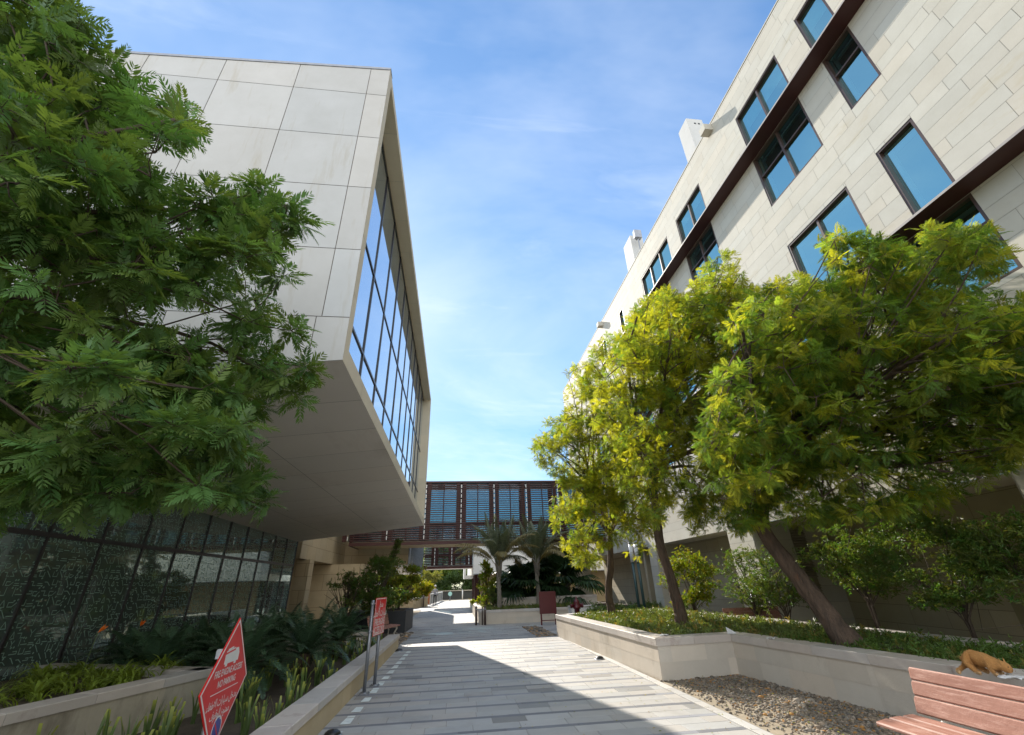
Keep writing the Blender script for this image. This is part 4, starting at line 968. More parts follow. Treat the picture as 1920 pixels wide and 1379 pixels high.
def fan_palm(base, label, q, n=16, R=1.15, st=1.3):
    t = thing('fan_palm', base, label, 'palm'); V, Q, C = [], [], []; b = MB(); bz = np.array(base)
    for k in range(n):
        a = k * 2.399; el = rad(80 - 75 * (k / n)); d = np.array([math.cos(a) * math.cos(el), math.sin(a) * math.cos(el), math.sin(el)]); s = st * q.uniform(.7, 1.15)
        hub = bz + d * s; b.tube([bz, bz + d * s * .5 + [0, 0, .06], hub], [.03, .022, .014], 5, False)
        fd = unit(d + np.array([0, 0, -.55])); side = unit(np.cross(fd, [0, 0, 1.])); nrm = np.cross(side, fd); m = 30; c = np.array([1, 1, 1]) * q.uniform(.75, 1.3)
        for i in range(m):
            th = rad(-140 + 280 * (i + .5) / m); r_ = R * (1 - .25 * abs(th) / 2.4) * q.uniform(.9, 1.06)
            e = fd * math.cos(th) + side * math.sin(th); w = -fd * math.sin(th) + side * math.cos(th); hw = R * .055; pl = nrm * (.03 if i % 2 else -.03); kk = len(V)
            V += [hub, hub + e * r_ * .6 + w * hw + pl + nrm * .06, hub + e * r_ * .6 - w * hw - pl + nrm * .06, hub + e * r_ - np.array([0, 0, .22 * R])]; Q += [(kk, kk + 2, kk + 3, kk + 1)]; C += [c * q.uniform(.85, 1.15)] * 4
    b.build('stalks', M['strap'], t, True); link('fans', np_mesh('fans', V, Q, None, M['fan'], C, False, tuple(bz)), t)
fan_palm((4.0, 27.0, .9), 'dark trunkless fan palm in the upper planter behind the palm pair', q, 22, 1.2, 1.6); fan_palm((5.9, 27.2, .9), 'dark fan palm with large stiff leaves right of the palm pair', q, 24, 1.35, 1.8); fan_palm((3.0, 27.4, .85), 'dark low fan palm at the left end of the upper planter', q, 16, .9, 1.0)
# --- cycads under the cantilever
cy = [((450, 1228), 9.3, 1.15), ((300, 1222), 9.6, .95), ((575, 1195), 11.2, 1.2), ((640, 1175), 13.6, 1.1), ((520, 1185), 12.8, 1.15), ((385, 1210), 11.0, 1.0), ((250, 1225), 10.9, .85)]
labs = ['cycad directly behind the red diamond sign', 'low cycad left of the diamond sign against the script glass', 'wide dark cycad in front of the glass corner', 'cycad nearest the tan column', 'tall cycad against the far end of the script glass', 'cycad half hidden between two others by the glass', 'leftmost small cycad beside the script glass']
for (pp, Y, L), lab in zip(cy, labs):
    q = np.random.RandomState(int(pp[0])); c = aty(*pp, Y); bz = np.array([c[0], Y, .1]); t = thing('cycad', bz, 'dark green ' + lab, 'cycad')
    b = MB(); b.lathe(tuple(bz), [(.12, -.05), (.16, .12), (.13, .3), (.05, .36)], 10); b.build('stem', M['bark'], t, True)
    V, Q, C = [], [], []
    for k in range(44):
        a = k * 2.399; el = rad(78 - 72 * (k / 44)); d = np.array([math.cos(a) * math.cos(el), math.sin(a) * math.cos(el), math.sin(el)])
        frond(V, Q, C, bz + [0, 0, .3], d, np.array([0, 0, 1.]) if el < 1.2 else np.array([math.cos(a), math.sin(a), .1]), L * q.uniform(.85, 1.1), 1.25, 52, .2, .0085, q, .15, .5, np.array([1, 1, 1]) * q.uniform(.8, 1.35), None, .1, .45)
    qd, tr = fix(Q); link('fronds', np_mesh('fronds', V, qd, tr, M['cycad'], C, False, tuple(bz)), t)
# --- strap-leaved clumps
def strap_mesh(name, n, h, w, lean, q, cut=.0, seg=4, col=(1, 1, 1)):
    V, Q, C = [], [], []
    for i in range(n):
        a = q.uniform(0, 6.3); l = h * q.uniform(.55, 1.1); ln = lean * q.uniform(.3 if lean < 1 else .65, 1.2); o = np.array([math.cos(a), math.sin(a), 0]) * q.uniform(0, .05); e = np.array([math.cos(a), math.sin(a), 0]); sd = np.array([-e[1], e[0], 0]) ; c = np.array(col) * q.uniform(.7, 1.3); iscut = q.rand() < cut
        k0 = len(V)
        for s in range(seg + 1):
            t = s / seg; th = ln * t; p = o + e * l * (math.sin(th) * t * .8) + np.array([0, 0, l * t * math.cos(th * .9)]); ww = w * (1 - .15 * t if iscut else (1.05 - t ** 2.2))
            V += [p + sd * ww, p - sd * ww]; C += [c if not (iscut and s == seg) else np.array([3.4, 2.4, 1.6])] * 2
        for s in range(seg): Q.append((k0 + 2 * s, k0 + 2 * s + 1, k0 + 2 * s + 3, k0 + 2 * s + 2))
    return np_mesh(name, V, Q, None, M['strap'], C)
q = np.random.RandomState(123)
lil = [strap_mesh('strap_leaf_clump', q.randint(6, 11), .42, .017, .35, q, .6) for _ in range(5)]
k = 0
while k < 95:
    y = q.uniform(4.6, 15.0); x = q.uniform(-4.2, -2.05)
    if y < 8.9 and x < -3.35 + (y - 8.45) * .33: continue
    if x < -3.4 and y > 10.5: continue
    o = link('strap_leaf_clump', lil[k % 5], None, Vector((x, y, .06))); o.rotation_euler.z = q.uniform(0, 6.3); s = q.uniform(.7, 1.2); o.scale = (s, s, s); k += 1
    tag(o, 'clump of green strap leaves with pale cut tips in the left bed', 'plant', 'strap leaf clumps in the bed by the path')
sp = [strap_mesh('spider_plant', 24, .42, .016, 1.75, q, 0, 6, (2.0, 1.8, .85)) for _ in range(4)]
k = 0
while k < 80:
    y = q.uniform(4.4, 9.3); x = q.uniform(-6.9, -3.95)
    if x > -3.98 + (y - 8.45) * .33 or y > 9.5 + (-x - 4.2) * .4 or (y > 8.4 and x > -4.4): continue
    o = link('spider_plant', sp[k % 4], None, Vector((x, y, .5))); o.rotation_euler.z = q.uniform(0, 6.3); s = q.uniform(.7, 1.25); o.scale = (s, s, s); k += 1
    tag(o, 'yellow green spider plant rosette in the weathered left planter', 'plant', 'spider plants in the weathered planter')
for i, (px_, py_, Y) in enumerate(((183, 1187, 9.0), (262, 1175, 10.6))):
    c = aty(px_, py_, Y); t = thing('bird_of_paradise', (c[0], Y, .1), ['orange bird of paradise flower nearer the left edge', 'orange bird of paradise flower between the small cycads'][i], 'flower')
    b = MB(); b.tube([(c[0] - .06, Y, .05), (c[0] - .02, Y, c[2] * .6), tuple(c)], [.009, .008, .007], 5); b.build('stalk', M['strap'], t)
    V, Q, C = [], [], []; q2 = np.random.RandomState(i)
    for j in range(5):
        e = unit(np.array([.5 + q2.normal() * .3, q2.normal() * .4, .9])); w = unit(np.cross(e, [0, 1, .2])) * .014; k_ = len(V); V += [c, c + e * .07 + w, c + e * .15, c + e * .07 - w]; Q.append((k_, k_ + 1, k_ + 2, k_ + 3)); C += [(1, 1, 1)] * 4
    link('petals', np_mesh('petals', V, Q, None, M['orange'], C, False, (c[0], Y, .1)), t)
# --- ground cover (uncountable)
def cover(name, test, bx, n, z, size, mat, label, seed, cf):
    q = np.random.RandomState(seed); P = []
    while len(P) < n:
        x, y = q.uniform(bx[0], bx[1]), q.uniform(bx[2], bx[3])
        if test(x, y): P.append((x, y, z + abs(q.normal()) * .05))
    m = len(P); o = spread(name, BROAD, P, unit(q.normal(size=(m, 3)) * .6 + [0, 0, .9]), unit(q.normal(size=(m, 3)) + [.3, 0, .2]), size * q.uniform(.6, 1.3, m), np.array([cf(p, q) for p in P]), mat, None); tag(o, label, 'ground cover', None, 'stuff')
def bedtest(x, y): return x > (3.98 if y > 9.25 else 5.42 + (9 - y) * .1) and x < 7.6 and y < 16.6 + (x - 4.7) * .3
def cc(p, q):
    k = q.uniform(.6, 1.3)
    if q.rand() < .16: return (1.8 * k, 1.1 * k, .9 * k)
    return (k, k * 1.05, k * .85)
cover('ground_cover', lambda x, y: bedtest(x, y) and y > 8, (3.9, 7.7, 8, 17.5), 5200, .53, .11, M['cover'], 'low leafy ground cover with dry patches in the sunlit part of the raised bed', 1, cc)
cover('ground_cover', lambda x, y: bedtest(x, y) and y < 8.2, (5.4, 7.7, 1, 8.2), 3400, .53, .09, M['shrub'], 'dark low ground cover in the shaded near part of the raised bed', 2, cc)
cover('ground_cover', lambda x, y: not (x > 2.0 and y > 25.2), (1.45, 6.0, 23.05, 30), 2600, .48, .12, M['cover'], 'bright green ground cover round the palm trunks', 3, cc)
def litter(test, bx, n, z, label, seed):
    q = np.random.RandomState(seed); V, Q, C = [], [], []
    while len(Q) < n:
        x, y = q.uniform(bx[0], bx[1]), q.uniform(bx[2], bx[3])
        if not test(x, y, q): continue
        a = q.uniform(0, 6.3); l = q.uniform(.02, .045); w = l * .22; e = np.array([math.cos(a), math.sin(a), q.uniform(-.1, .2)]); sd_ = np.array([-e[1], e[0], q.uniform(-.3, .3)]); o = np.array([x, y, z + .004]); k = len(V)
        V += [o, o + e * l * .45 + sd_ * w + [0, 0, .003], o + e * l, o + e * l * .45 - sd_ * w]; Q.append((k, k + 1, k + 2, k + 3)); C += [np.array([q.uniform(2., 4.2), q.uniform(1.1, 2.1), .6]) * q.uniform(.5, 1.2)] * 4
    tag(link('leaf_litter', np_mesh('leaf_litter', V, Q, None, M['shrub'], C)), label, 'leaf litter', None, 'stuff')
litter(lambda x, y, q: q.rand() < .25 + .75 * (x > 2.4), (-1.5, 3.5, 4, 16), 900, .009, 'small dry leaves scattered over the paving', 5) if False else None
litter(lambda x, y, q: q.rand() < .12 + .88 * max(0, (x - 1.2) / 2.2), (-1.5, 3.55, 4, 16), 420, .011, 'small dry leaves scattered over the paving', 5)
litter(lambda x, y, q: x < 5.1 + (8.98 - y) * .1, (3.6, 5.5, 2, 8.9), 500, .03, 'dry yellow leaflets fallen on the gravel', 6)
# --- trees at the far end
far = [(-12, 78, 7.5, 4.8), (-7.5, 80, 8.5, 5), (-3, 78, 9, 5.2), (1.5, 80, 9.5, 5.2), (6, 79, 9, 5), (12, 86, 9, 5), (-17, 84, 8, 5), (-5, 90, 12, 7), (3.5, 92, 13, 7), (-12, 92, 12, 7), (17, 90, 9, 5)]
fl = ['leftmost', 'second from left', 'third', 'central', 'right of centre', 'right hand', 'outermost left', 'taller back left', 'taller back right', 'taller back outer left', 'outermost right']
tone = [(1.3, 1.3, .8), (.7, .9, .9), (1.45, 1.4, .8), (.8, .95, .9), (1.3, 1.25, .75), (.6, .8, .8), (1, 1, 1), (1.2, 1.2, .8), (1.4, 1.35, .8), (1, 1, .9), (1, 1, 1)]
for (x, y, h, w), f_, tn in zip(far, fl, tone):
    q = np.random.RandomState(int(x * 10 + 500)); t = thing('broadleaf_tree', (x, y, 0), f_ + ' green tree in the background row beyond the end of the path', 'tree')
    cs = ball((x, y, h * .52), w * .62, w * .6, h * .44, 34, q); P, D = rosettes(cs, 1.15, 90, q); n = len(P)
    spread('crown', BROAD, P, unit(q.normal(size=(n, 3))), unit(q.normal(size=(n, 3)) * .6 + [0, 0, 1]), .62 * q.uniform(.7, 1.3, n), np.array(tn) * q.uniform(.7, 1.3, (n, 1)), M['far'], t)
    b = MB(); b.tube([(x, y, 0), (x + .1, y, h * .25), (x - .1, y, h * .5)], [.28, .2, .1], 8)
    for c in cs[::3]: b.tube([(x + .05, y, h * .25), tuple((c + np.array([x, y, h * .3])) / 2), tuple(c)], [.12, .07, .03], 5)
    b.build('trunk', M['bark'], t, True)
q = np.random.RandomState(8)
p = aty(795, 1108, 46); shrub('shrub', (p[0], 46, .6), ball((p[0], 46, 1.6), .75, .7, .8, 16, q), .4, 40, .3, BROAD, M['lime'], 'yellow shrub in the tan planter at the far end by the person', q, lambda p, q: np.array([q.uniform(.9, 1.6), 1.0, .7]))
p = aty(782, 1092, 64); shrub('shrub', (p[0], 64, 0), ball((p[0], 64, 2.4), 3.2, 1.5, 1.1, 26, q), .8, 40, .4, BROAD, M['far'], 'dry brownish shrub mass below the background trees', q, lambda p, q: np.array([1.5, 1.05, .95]) * q.uniform(.7, 1.2))
hc = [np.array([-14 + k * .62, 71 + q.uniform(-.9, .9), 1.5 + q.uniform(-.9, 1.6)]) for k in range(48)] + [np.array([-14 + k * .5, 74 + q.uniform(-.6, .6), 1.6 + q.uniform(-1.2, 1.9)]) for k in range(70)]
shrub('hedge', (2, 70, 0), hc, 1.15, 75, .5, BROAD, M['far'], 'dark hedge along the far road below the background trees', q, lambda p, q: np.array([.6, .65, .7]) * q.uniform(.7, 1.2), False, cat='hedge')

# ================================================================== OBJECTS
def frame_mtx(o, u, v):
    u, v = Vector(u).normalized(), Vector(v).normalized(); n = u.cross(v)
    m = Matrix.Identity(4)
    for i in range(3): m[i][0], m[i][1], m[i][2], m[i][3] = u[i], v[i], n[i], o[i]
    return m
def flat(mb, pts, thick=.001):
    """flat shape in local xy with a little thickness"""
    n = len(pts); mb.add([(x, y, 0) for x, y in pts] + [(x, y, thick) for x, y in pts], [tuple(range(n - 1, -1, -1)), tuple(range(n, 2 * n))] + [(i, (i + 1) % n, n + (i + 1) % n, n + i) for i in range(n)])
def ringpts(pts, w):
    return inset(pts, w)
def outline(mb, pts, w, z0, z1):
    a, b = pts, inset(pts, w); n = len(a)
    mb.add([(x, y, z1) for x, y in a] + [(x, y, z1) for x, y in b] + [(x, y, z0) for x, y in a] + [(x, y, z0) for x, y in b],
           [(i, (i + 1) % n, n + (i + 1) % n, n + i) for i in range(n)] + [(2 * n + i, 2 * n + (i + 1) % n, (i + 1) % n, i) for i in range(n)])
A_MADKHAL = "\uFEDE\uFEA7\uFEAA\uFEE3"; A_SAYYARAT = "\uFE95\uFE8D\uFEAD\uFE8E\uFEF4\uFEB3"; A_ITFA = "\u0621\uFE8E\uFED4\uFEC3\uFEFB\uFE8D"
A_MAMNU = "\uFEC9\uFEEE\uFEE8\uFEE4\uFEE3"; A_WUQUF = "\uFED1\uFEEE\uFED7\uFEEE\uFEDF\uFE8D"
# red diamond sign (parallel to the path, facing it)
c0 = Vector((-2.13, 5.22, .85)); H = .535
t = thing('diamond_sign', (-2.13, 5.0, 0), 'red diamond fire engine access no parking sign leaning out of the left bed', 'sign')
m = frame_mtx(c0, (-.07, 1, 0), (.02, -.03, 1))
p = MB(); flat(p, [(0, -H), (H * 1.03, 0), (0, H), (-H * 1.03, 0)], .012); p.xf(m); pl = p.build('panel', M['signred'], t)
p = MB(); D4 = [(0, -H + .012), (H * 1.03 - .012, 0), (0, H - .012), (-H * 1.03 + .012, 0)]; outline(p, D4, .016, .012, .0135); p.xf(m); p.build('border', M['signwhite'], pl)
mt = lambda x, y: Matrix.Translation(-wloc(pl)) @ m @ Matrix.Translation((x, y, .0135))
text_mesh('FIRE ENGINE ACCESS', .077, M['signwhite'], 'lettering', pl, mt(0, .105), .92, .0012)
text_mesh('NO PARKING', .077, M['signwhite'], 'lettering', pl, mt(0, .02), .92, .0012)
text_mesh(A_ITFA + ' ' + A_SAYYARAT + ' ' + A_MADKHAL, .088, M['signwhite'], 'lettering', pl, mt(0, -.125), .9, .0012)
text_mesh(A_WUQUF + ' ' + A_MAMNU, .088, M['signwhite'], 'lettering', pl, mt(0, -.215), .9, .0012)
p = MB(); p.box(-.32, .32, -.045, -.039, .012, .0135)
p.xf(m); p.build('rule', M['signwhite'], pl)
p = MB()                                                         # fire engine pictogram
flat(p, [(-.17, .17), (-.14, .17), (-.14, .15), (-.09, .15), (-.09, .17), (.07, .17), (.07, .15), (.12, .15), (.12, .17), (.17, .17), (.17, .23), (.13, .28), (.06, .28), (.06, .262), (-.17, .245)], .0015)
flat(p, [(-.16, .262), (.045, .277), (.045, .288), (-.16, .273)], .0015); flat(p, [(-.13, .275), (-.13, .287), (-.01, .30), (-.01, .288)], .0015)
p.v = [(x, y, z + .012) for x, y, z in p.v]; p.xf(m); p.build('fire_engine_symbol', M['signwhite'], pl)
p = MB(); cc_ = [(.0 + .105 * math.cos(a), -.345 + .105 * math.sin(a)) for a in np.arange(32) * math.pi / 16]; flat(p, cc_, .0012); p.v = [(x, y, z + .012) for x, y, z in p.v]; p.xf(m); ns = p.build('no_parking_symbol', M['signblue'], pl)
p = MB(); outline(p, cc_, .012, .013, .0145); p.xf(m); p.build('white_rim', M['signwhite'], ns)
p = MB()
for s in (-1,): flat(p, [(-.075, -.28), (-.062, -.272), (.075, -.41), (.062, -.418)], .001)
p.v = [(x, y, z + .0135) for x, y, z in p.v]; p.xf(m); p.build('red_bar', M['signred'], ns)
p = MB()
for x in (-.13, .13): p.lathe((x, -.27, .012), [(.006, 0), (.006, .003), (.002, .004)], 8)
p.xf(m); p.build('rivet', M['grey'], pl)
p = MB(); p.tube([(-2.16, 5.06, .0), (-2.155, 5.16, 1.02)], .032, 12); p.build('pole', M['grey'], t, True)
# rectangular red sign on two poles
t = thing('rectangular_sign', (-1.49, 9.6, 0), 'red rectangular sign on two grey poles at the edge of the path', 'sign')
X0, y0, y1, z0, z1 = -1.435, 9.22, 10.0, .84, 1.45
m = frame_mtx((X0 + .02, (y0 + y1) / 2, (z0 + z1) / 2), (.10, 1, 0), (0, 0, 1)); w, h = (y1 - y0) / 2, (z1 - z0) / 2
p = MB(); RC = [(-w, -h), (w, -h), (w, h), (-w, h)]; flat(p, RC, .006); p.xf(m); pl = p.build('panel', M['signred'], t)
p = MB(); outline(p, inset(RC, .012), .014, .006, .0072); p.xf(m); p.build('border', M['signwhite'], pl)
mt = lambda x, y: Matrix.Translation(-wloc(pl)) @ m @ Matrix.Translation((x, y, .0075))
text_mesh('FIRE ENGINE', .15, M['signwhite'], 'lettering', pl, mt(0, -.10), .78, .003); text_mesh('ACCESS ONLY', .15, M['signwhite'], 'lettering', pl, mt(0, -.225), .78, .003)
text_mesh(A_ITFA + ' ' + A_SAYYARAT, .17, M['signwhite'], 'lettering', pl, mt(0, .05), .9, .003); text_mesh(A_MADKHAL, .15, M['signwhite'], 'lettering', pl, mt(0, .19), .9, .003)
for y, zt in ((9.28, 1.40), (9.93, 1.3)):
    p = MB(); x = -1.51 if y < 9.5 else -1.445; p.tube([(x, y, .01), (x, y, zt)], .03, 14); p.lathe((x, y, zt), [(.031, -.01), (.025, .012), (.0, .016)], 12); po = p.build('pole', M['grey'], t, True)
    p = MB(); p.box(x - .085, x + .085, y - .085, y + .085, .008, .02, bev=.002); p.tube([(x, y, .02), (x, y, .035)], [.055, .04], 12)
    for a in (-1, 1):
        for b in (-1, 1): p.tube([(x + a * .06, y + b * .06, .02), (x + a * .06, y + b * .06, .034)], .01, 6)
    p.build('base_plate', M['grey'], po)
    p = MB()
    for z in (.92, 1.36): p.tube([(x, y, z - .014), (x, y, z + .014)], .041, 12); p.box(x, x + .055, y - .012, y + .012, z - .01, z + .01)
    p.build('clamp', M['grey'], po)
# benches
def bench_proto():
    t = link('bench', None); L = 1.7
    def slat(prof, nm, n=1):
        b = MB(); k = len(prof); e = .012
        rows_ = [(0, .55), (e, 1), (L - e, 1), (L, .55)]; cx, cz = sum(a for a, _ in prof) / k, sum(b_ for _, b_ in prof) / k
        vs = [(cx + (a - cx) * s, y - L / 2, cz + (b_ - cz) * (.3 + .7 * s)) for y, s in rows_ for a, b_ in prof]
        fs = [(i * k + j, (i + 1) * k + j, (i + 1) * k + (j + 1) % k, i * k + (j + 1) % k) for i in range(3) for j in range(k)] + [tuple(range(k)), tuple(3 * k + j for j in range(k - 1, -1, -1))]
        b.add(vs, fs); return b.build(nm, M['wood'], t)
    def plank(a, b_, th=.032):
        a, b_ = Vector(a), Vector(b_); d = (b_ - a).normalized(); n = Vector((-d.y, d.x)) * th; r_ = .010
        return [tuple(a + d * r_ - 0 * n), tuple(b_ - d * r_), tuple(b_ + n * .3), tuple(b_ + n * .7), tuple(b_ - d * r_ + n), tuple(a + d * r_ + n), tuple(a + n * .7), tuple(a + n * .3)]
    for a, b_ in (((-.215, .405), (-.09, .425)), ((-.08, .427), (.045, .432)), ((.055, .432), (.17, .438))): slat(plank(a, b_), 'seat_slat')
    for a, b_ in (((.205, .475), (.240, .598)), ((.242, .602), (.268, .71)), ((.269, .714), (.288, .81))): slat(plank(b_, a, .028), 'back_slat')
    for y in (-L / 2 + .22, L / 2 - .22):
        b = MB(); w = .022
        b.tube([(-.16, y, .40), (-.17, y, .34), (-.08, y, .2), (-.12, y, .06), (-.17, y, .0)], [.03, .028, .022, .024, .03], 8)
        b.tube([(.16, y, .42), (.12, y, .3), (.14, y, .1), (.2, y, .0)], [.03, .024, .022, .03], 8)
        b.tube([(-.16, y, .385), (.0, y, .385), (.18, y, .39), (.27, y, .5), (.315, y, .68), (.325, y, .74)], [.022, .02, .024, .018, .014, .01], 8)
        b.build('end_frame', M['cream_iron'], t, True)
    return t
bp = bench_proto()
def put_bench(o, x, y, rz, lab): o.location = (x, y, 0); o.rotation_euler.z = rz; tag(o, lab, 'bench', 'weathered slatted benches')
put_bench(bp, 3.87, 3.5, 0, 'pinkish red slatted bench in the near right corner below the cat')
b2 = copy_tree(bp); put_bench(b2, 8.35, 12.9, math.pi / 2 * 1.0, 'dark red slatted bench behind the raised bed near the lower wall')
b3 = copy_tree(bp); put_bench(b3, -2.35, 17.4, math.pi * .92, 'small slatted bench by the dark planter box on the left')
# cat eating on the coping
ca_ = atz(1846, 1262, .66); cx, cy_, cz = ca_[0] + .03, ca_[1], .642
K = [((0, .02, .165), (.088, .088)), ((0, .11, .17), (.095, .10)), ((0, .19, .13), (.075, .085)), ((0, -.07, .145), (.078, .075)), ((0, -.15, .125), (.07, .066)), ((0, -.215, .115), (.05, .05)), ((.012, -.272, .100), (.068, .064)), ((.018, -.312, .080), (.05, .045)), ((.02, -.333, .068), (.028, .024)),
     ((-.075, .15, .09), (.052, .075)), ((-.085, .09, .035), (.03, .034)), ((-.085, .02, .02), (.022, .02)), ((.075, .15, .09), (.052, .075)), ((.085, .09, .035), (.03, .034)), ((.085, .02, .02), (.022, .02)),
     ((-.058, -.12, .075), (.034, .042)), ((-.06, -.135, .03), (.023, .023)), ((-.06, -.18, .014), (.02, .014)), ((.058, -.12, .075), (.034, .042)), ((.06, -.135, .03), (.023, .023)), ((.06, -.18, .014), (.02, .014)),
     ((-.02, .26, .07), (.026, .026)), ((-.09, .30, .03), (.023, .023)), ((-.17, .28, .022), (.021, .021)), ((-.23, .21, .02), (.013, .013))]
E_ = [(0, 1), (1, 2), (0, 3), (3, 4), (4, 5), (5, 6), (6, 7), (7, 8), (1, 9), (9, 10), (10, 11), (1, 12), (12, 13), (13, 14), (4, 15), (15, 16), (16, 17), (4, 18), (18, 19), (19, 20), (2, 21), (21, 22), (22, 23), (23, 24)]
t = thing('cat', (cx, cy_, cz), 'ginger cat crouching on the wall coping with its head down over white paper', 'cat')
bd = skin('body', K, E_, M['fur'], t); bd.location = (0, 0, 0)
for s in (-1, 1):
    p = MB(); p.add([(.012 + s * .016, -.262, .142), (.012 + s * .058, -.262, .122), (.012 + s * .036, -.285, .122), (.012 + s * .048, -.252, .195)], [(0, 1, 3), (1, 2, 3), (2, 0, 3), (0, 2, 1)]); e = p.build('ear', M['fur'], None); e.parent = t; e.location = (0, 0, 0)
    p = MB(); p.lathe((.016 + s * .036, -.322, .108), [(0, -.006), (.005, -.004), (.006, 0), (.005, .004), (0, .006)], 8); e = p.build('eye', M['black'], None); e.parent = t; e.location = (0, 0, 0)
p = MB(); p.lathe((.02, -.362, .070), [(0, -.005), (.006, 0), (0, .005)], 8); e = p.build('nose', surf('pink_nose', (.45, .18, .14), None, .5), None); e.parent = t; e.location = (0, 0, 0)
rr = np.random.RandomState(4); bm_ = bd.data; co_ = np.empty(len(bm_.vertices) * 3); bm_.vertices.foreach_get('co', co_); co_ = co_.reshape(-1, 3); V, T, C = [], [], []
for f in bm_.polygons:
    for _ in range(3):
        w_ = rr.dirichlet([1] * len(f.vertices)); p_ = (co_[list(f.vertices)] * w_[:, None]).sum(0); n_ = np.array(f.normal); k_ = len(V); d_ = unit(n_ * .55 + np.array([0, .8, -.15]) + rr.normal(size=3) * .25); sdv = unit(np.cross(d_, n_ + .01)) * .0016; l_ = rr.uniform(.010, .02) * (.5 if p_[1] < -.27 else 1)
        V += [p_ - sdv, p_ + sdv, p_ + d_ * l_]; T.append((k_, k_ + 1, k_ + 2)); band = .72 + .4 * (math.sin(p_[1] * 95) > .2); c_ = np.array([1, 1, 1]) * band * rr.uniform(.8, 1.25)
        if p_[2] < .035 or p_[1] < -.335: c_ = c_ * [1.3, 1.7, 2.6]
        C += [c_] * 3
hair = link('fur', np_mesh('fur', V, None, T, surf('ginger_hair', (.48, .25, .085), (.42, .21, .07), .9, 9, 60, 0, True), C), t)
t.rotation_euler.z = rad(14); t.scale = (.82, .62, .84)
def paper(x, y, z, s, rz, label, nm='paper_sheet'):
    rr = random.Random(int(x * 100 + y * 10)); n = 7; V = [(((i / (n - 1)) - .5) * s, ((j / (n - 1)) - .5) * s * .8, .006 + .012 * math.sin(i * 1.3 + j) + rr.uniform(0, .008)) for j in range(n) for i in range(n)]
    b = MB(); b.add(V, [(j * n + i, j * n + i + 1, (j + 1) * n + i + 1, (j + 1) * n + i) for j in range(n - 1) for i in range(n - 1)]); b.xf(Matrix.Rotation(rz, 4, 'Z')); b.v = [(a + x, b_ + y, c + z) for a, b_, c in b.v]
    o = b.build(nm, M['paper'], None, True, (x, y, z)); sm = o.modifiers.new('Thick', 'SOLIDIFY'); sm.thickness = .003; tag(o, label, 'paper'); return o
paper(cx + .05, cy_ - .20, .645, .22, .3, 'crumpled white paper under the nose of the cat')
a = atz(1245, 1190, .66); paper(a[0], a[1], .645, .17, .9, 'white rag lying on the coping at the near corner of the raised bed')
a = atz(1372, 1186, .66); p = MB(); p.add([(a[0] - .09, a[1], .642), (a[0] + .09, a[1] - .03, .642), (a[0] - .07, a[1] + .05, .75), (a[0] - .07, a[1] + .02, .642)], [(0, 1, 2), (1, 3, 2), (3, 0, 2), (0, 3, 1)]); o = p.build('paper_scrap', M['paper'], None, False, (a[0], a[1], .642)); tag(o, 'pointed white scrap standing on the coping at the inner corner', 'paper')
a = atz(1445, 1196, .66); paper(a[0], a[1], .645, .12, .2, 'small white scrap on the coping left of the leaning trunk')
# maroon board, hydrant, bollards
t = thing('notice_board', (3.95, 21.0, 0), 'plain maroon back of a board on two short legs beside the raised bed', 'board')
p = MB(); p.box(3.60, 4.34, 20.98, 21.02, .42, 1.27, bev=.004); p.build('panel', M['boardred'], t)
for x in (3.66, 4.28): p = MB(); p.box(x - .03, x + .03, 20.97, 21.03, 0, .419); p.build('leg', M['boardred'], t)
p = MB(); p.box(3.69, 4.25, 20.985, 21.015, .16, .19); p.build('crossbar', M['boardred'], t)
a = aty(1083, 1155, 19.6); hx = a[0]
t = thing('fire_hydrant', (hx, 19.6, 0), 'dark red fire hydrant standing behind the far wall of the raised bed', 'hydrant')
p = MB(); p.lathe((hx, 19.6, 0), [(.16, 0), (.16, .05), (.11, .06), (.105, .62), (.15, .64), (.15, .70), (.12, .72), (.125, .84), (.085, .95), (.035, .98), (.04, 1.06), (.0, 1.07)], 16); p.build('barrel', M['boardred'], t, True)
for s in (-1, 1): p = MB(); p.tube([(hx + s * .09, 19.6, .74), (hx + s * .2, 19.6, .74), (hx + s * .205, 19.6, .74), (hx + s * .26, 19.6, .74)], [.06, .06, .08, .075], 10); p.build('outlet', M['boardred'], t, True)
p = MB(); p.tube([(hx, 19.5, .42), (hx, 19.37, .42), (hx, 19.33, .42)], [.07, .09, .085], 10); p.build('front_outlet', M['boardred'], t, True)
def bollard(x, y, lab, hgt=.74, r_=.05):
    t = thing('bollard', (x, y, 0), lab, 'bollard', 'slim metal bollards'); p = MB(); p.tube([(x, y, 0), (x, y, hgt)], r_, 14); p.lathe((x, y, hgt), [(r_ * 1.02, -.02), (r_ * 1.02, .0), (r_ * .6, .012), (0, .014)], 14); p.build('post', M['bronze'], t, True)
    p = MB(); p.lathe((x, y, hgt - .13), [(r_ + .003, 0), (r_ + .003, .04)], 14); p.build('band', M['grey'], t)
bollard(.94, 22.55, 'left bollard of the close pair at the corner of the palm planter'); bollard(1.34, 22.45, 'right bollard of the close pair at the corner of the palm planter'); bollard(1.22, 22.5, 'thin pale bollard between the close pair at the palm planter', .72, .03)
a = atz(790, 1139); bollard(a[0], a[1], 'left one of two far bollards in front of the tan planter', .95, .06); a = atz(793.5, 1139); bollard(a[0], a[1], 'right one of two far bollards in front of the tan planter', .95, .06)
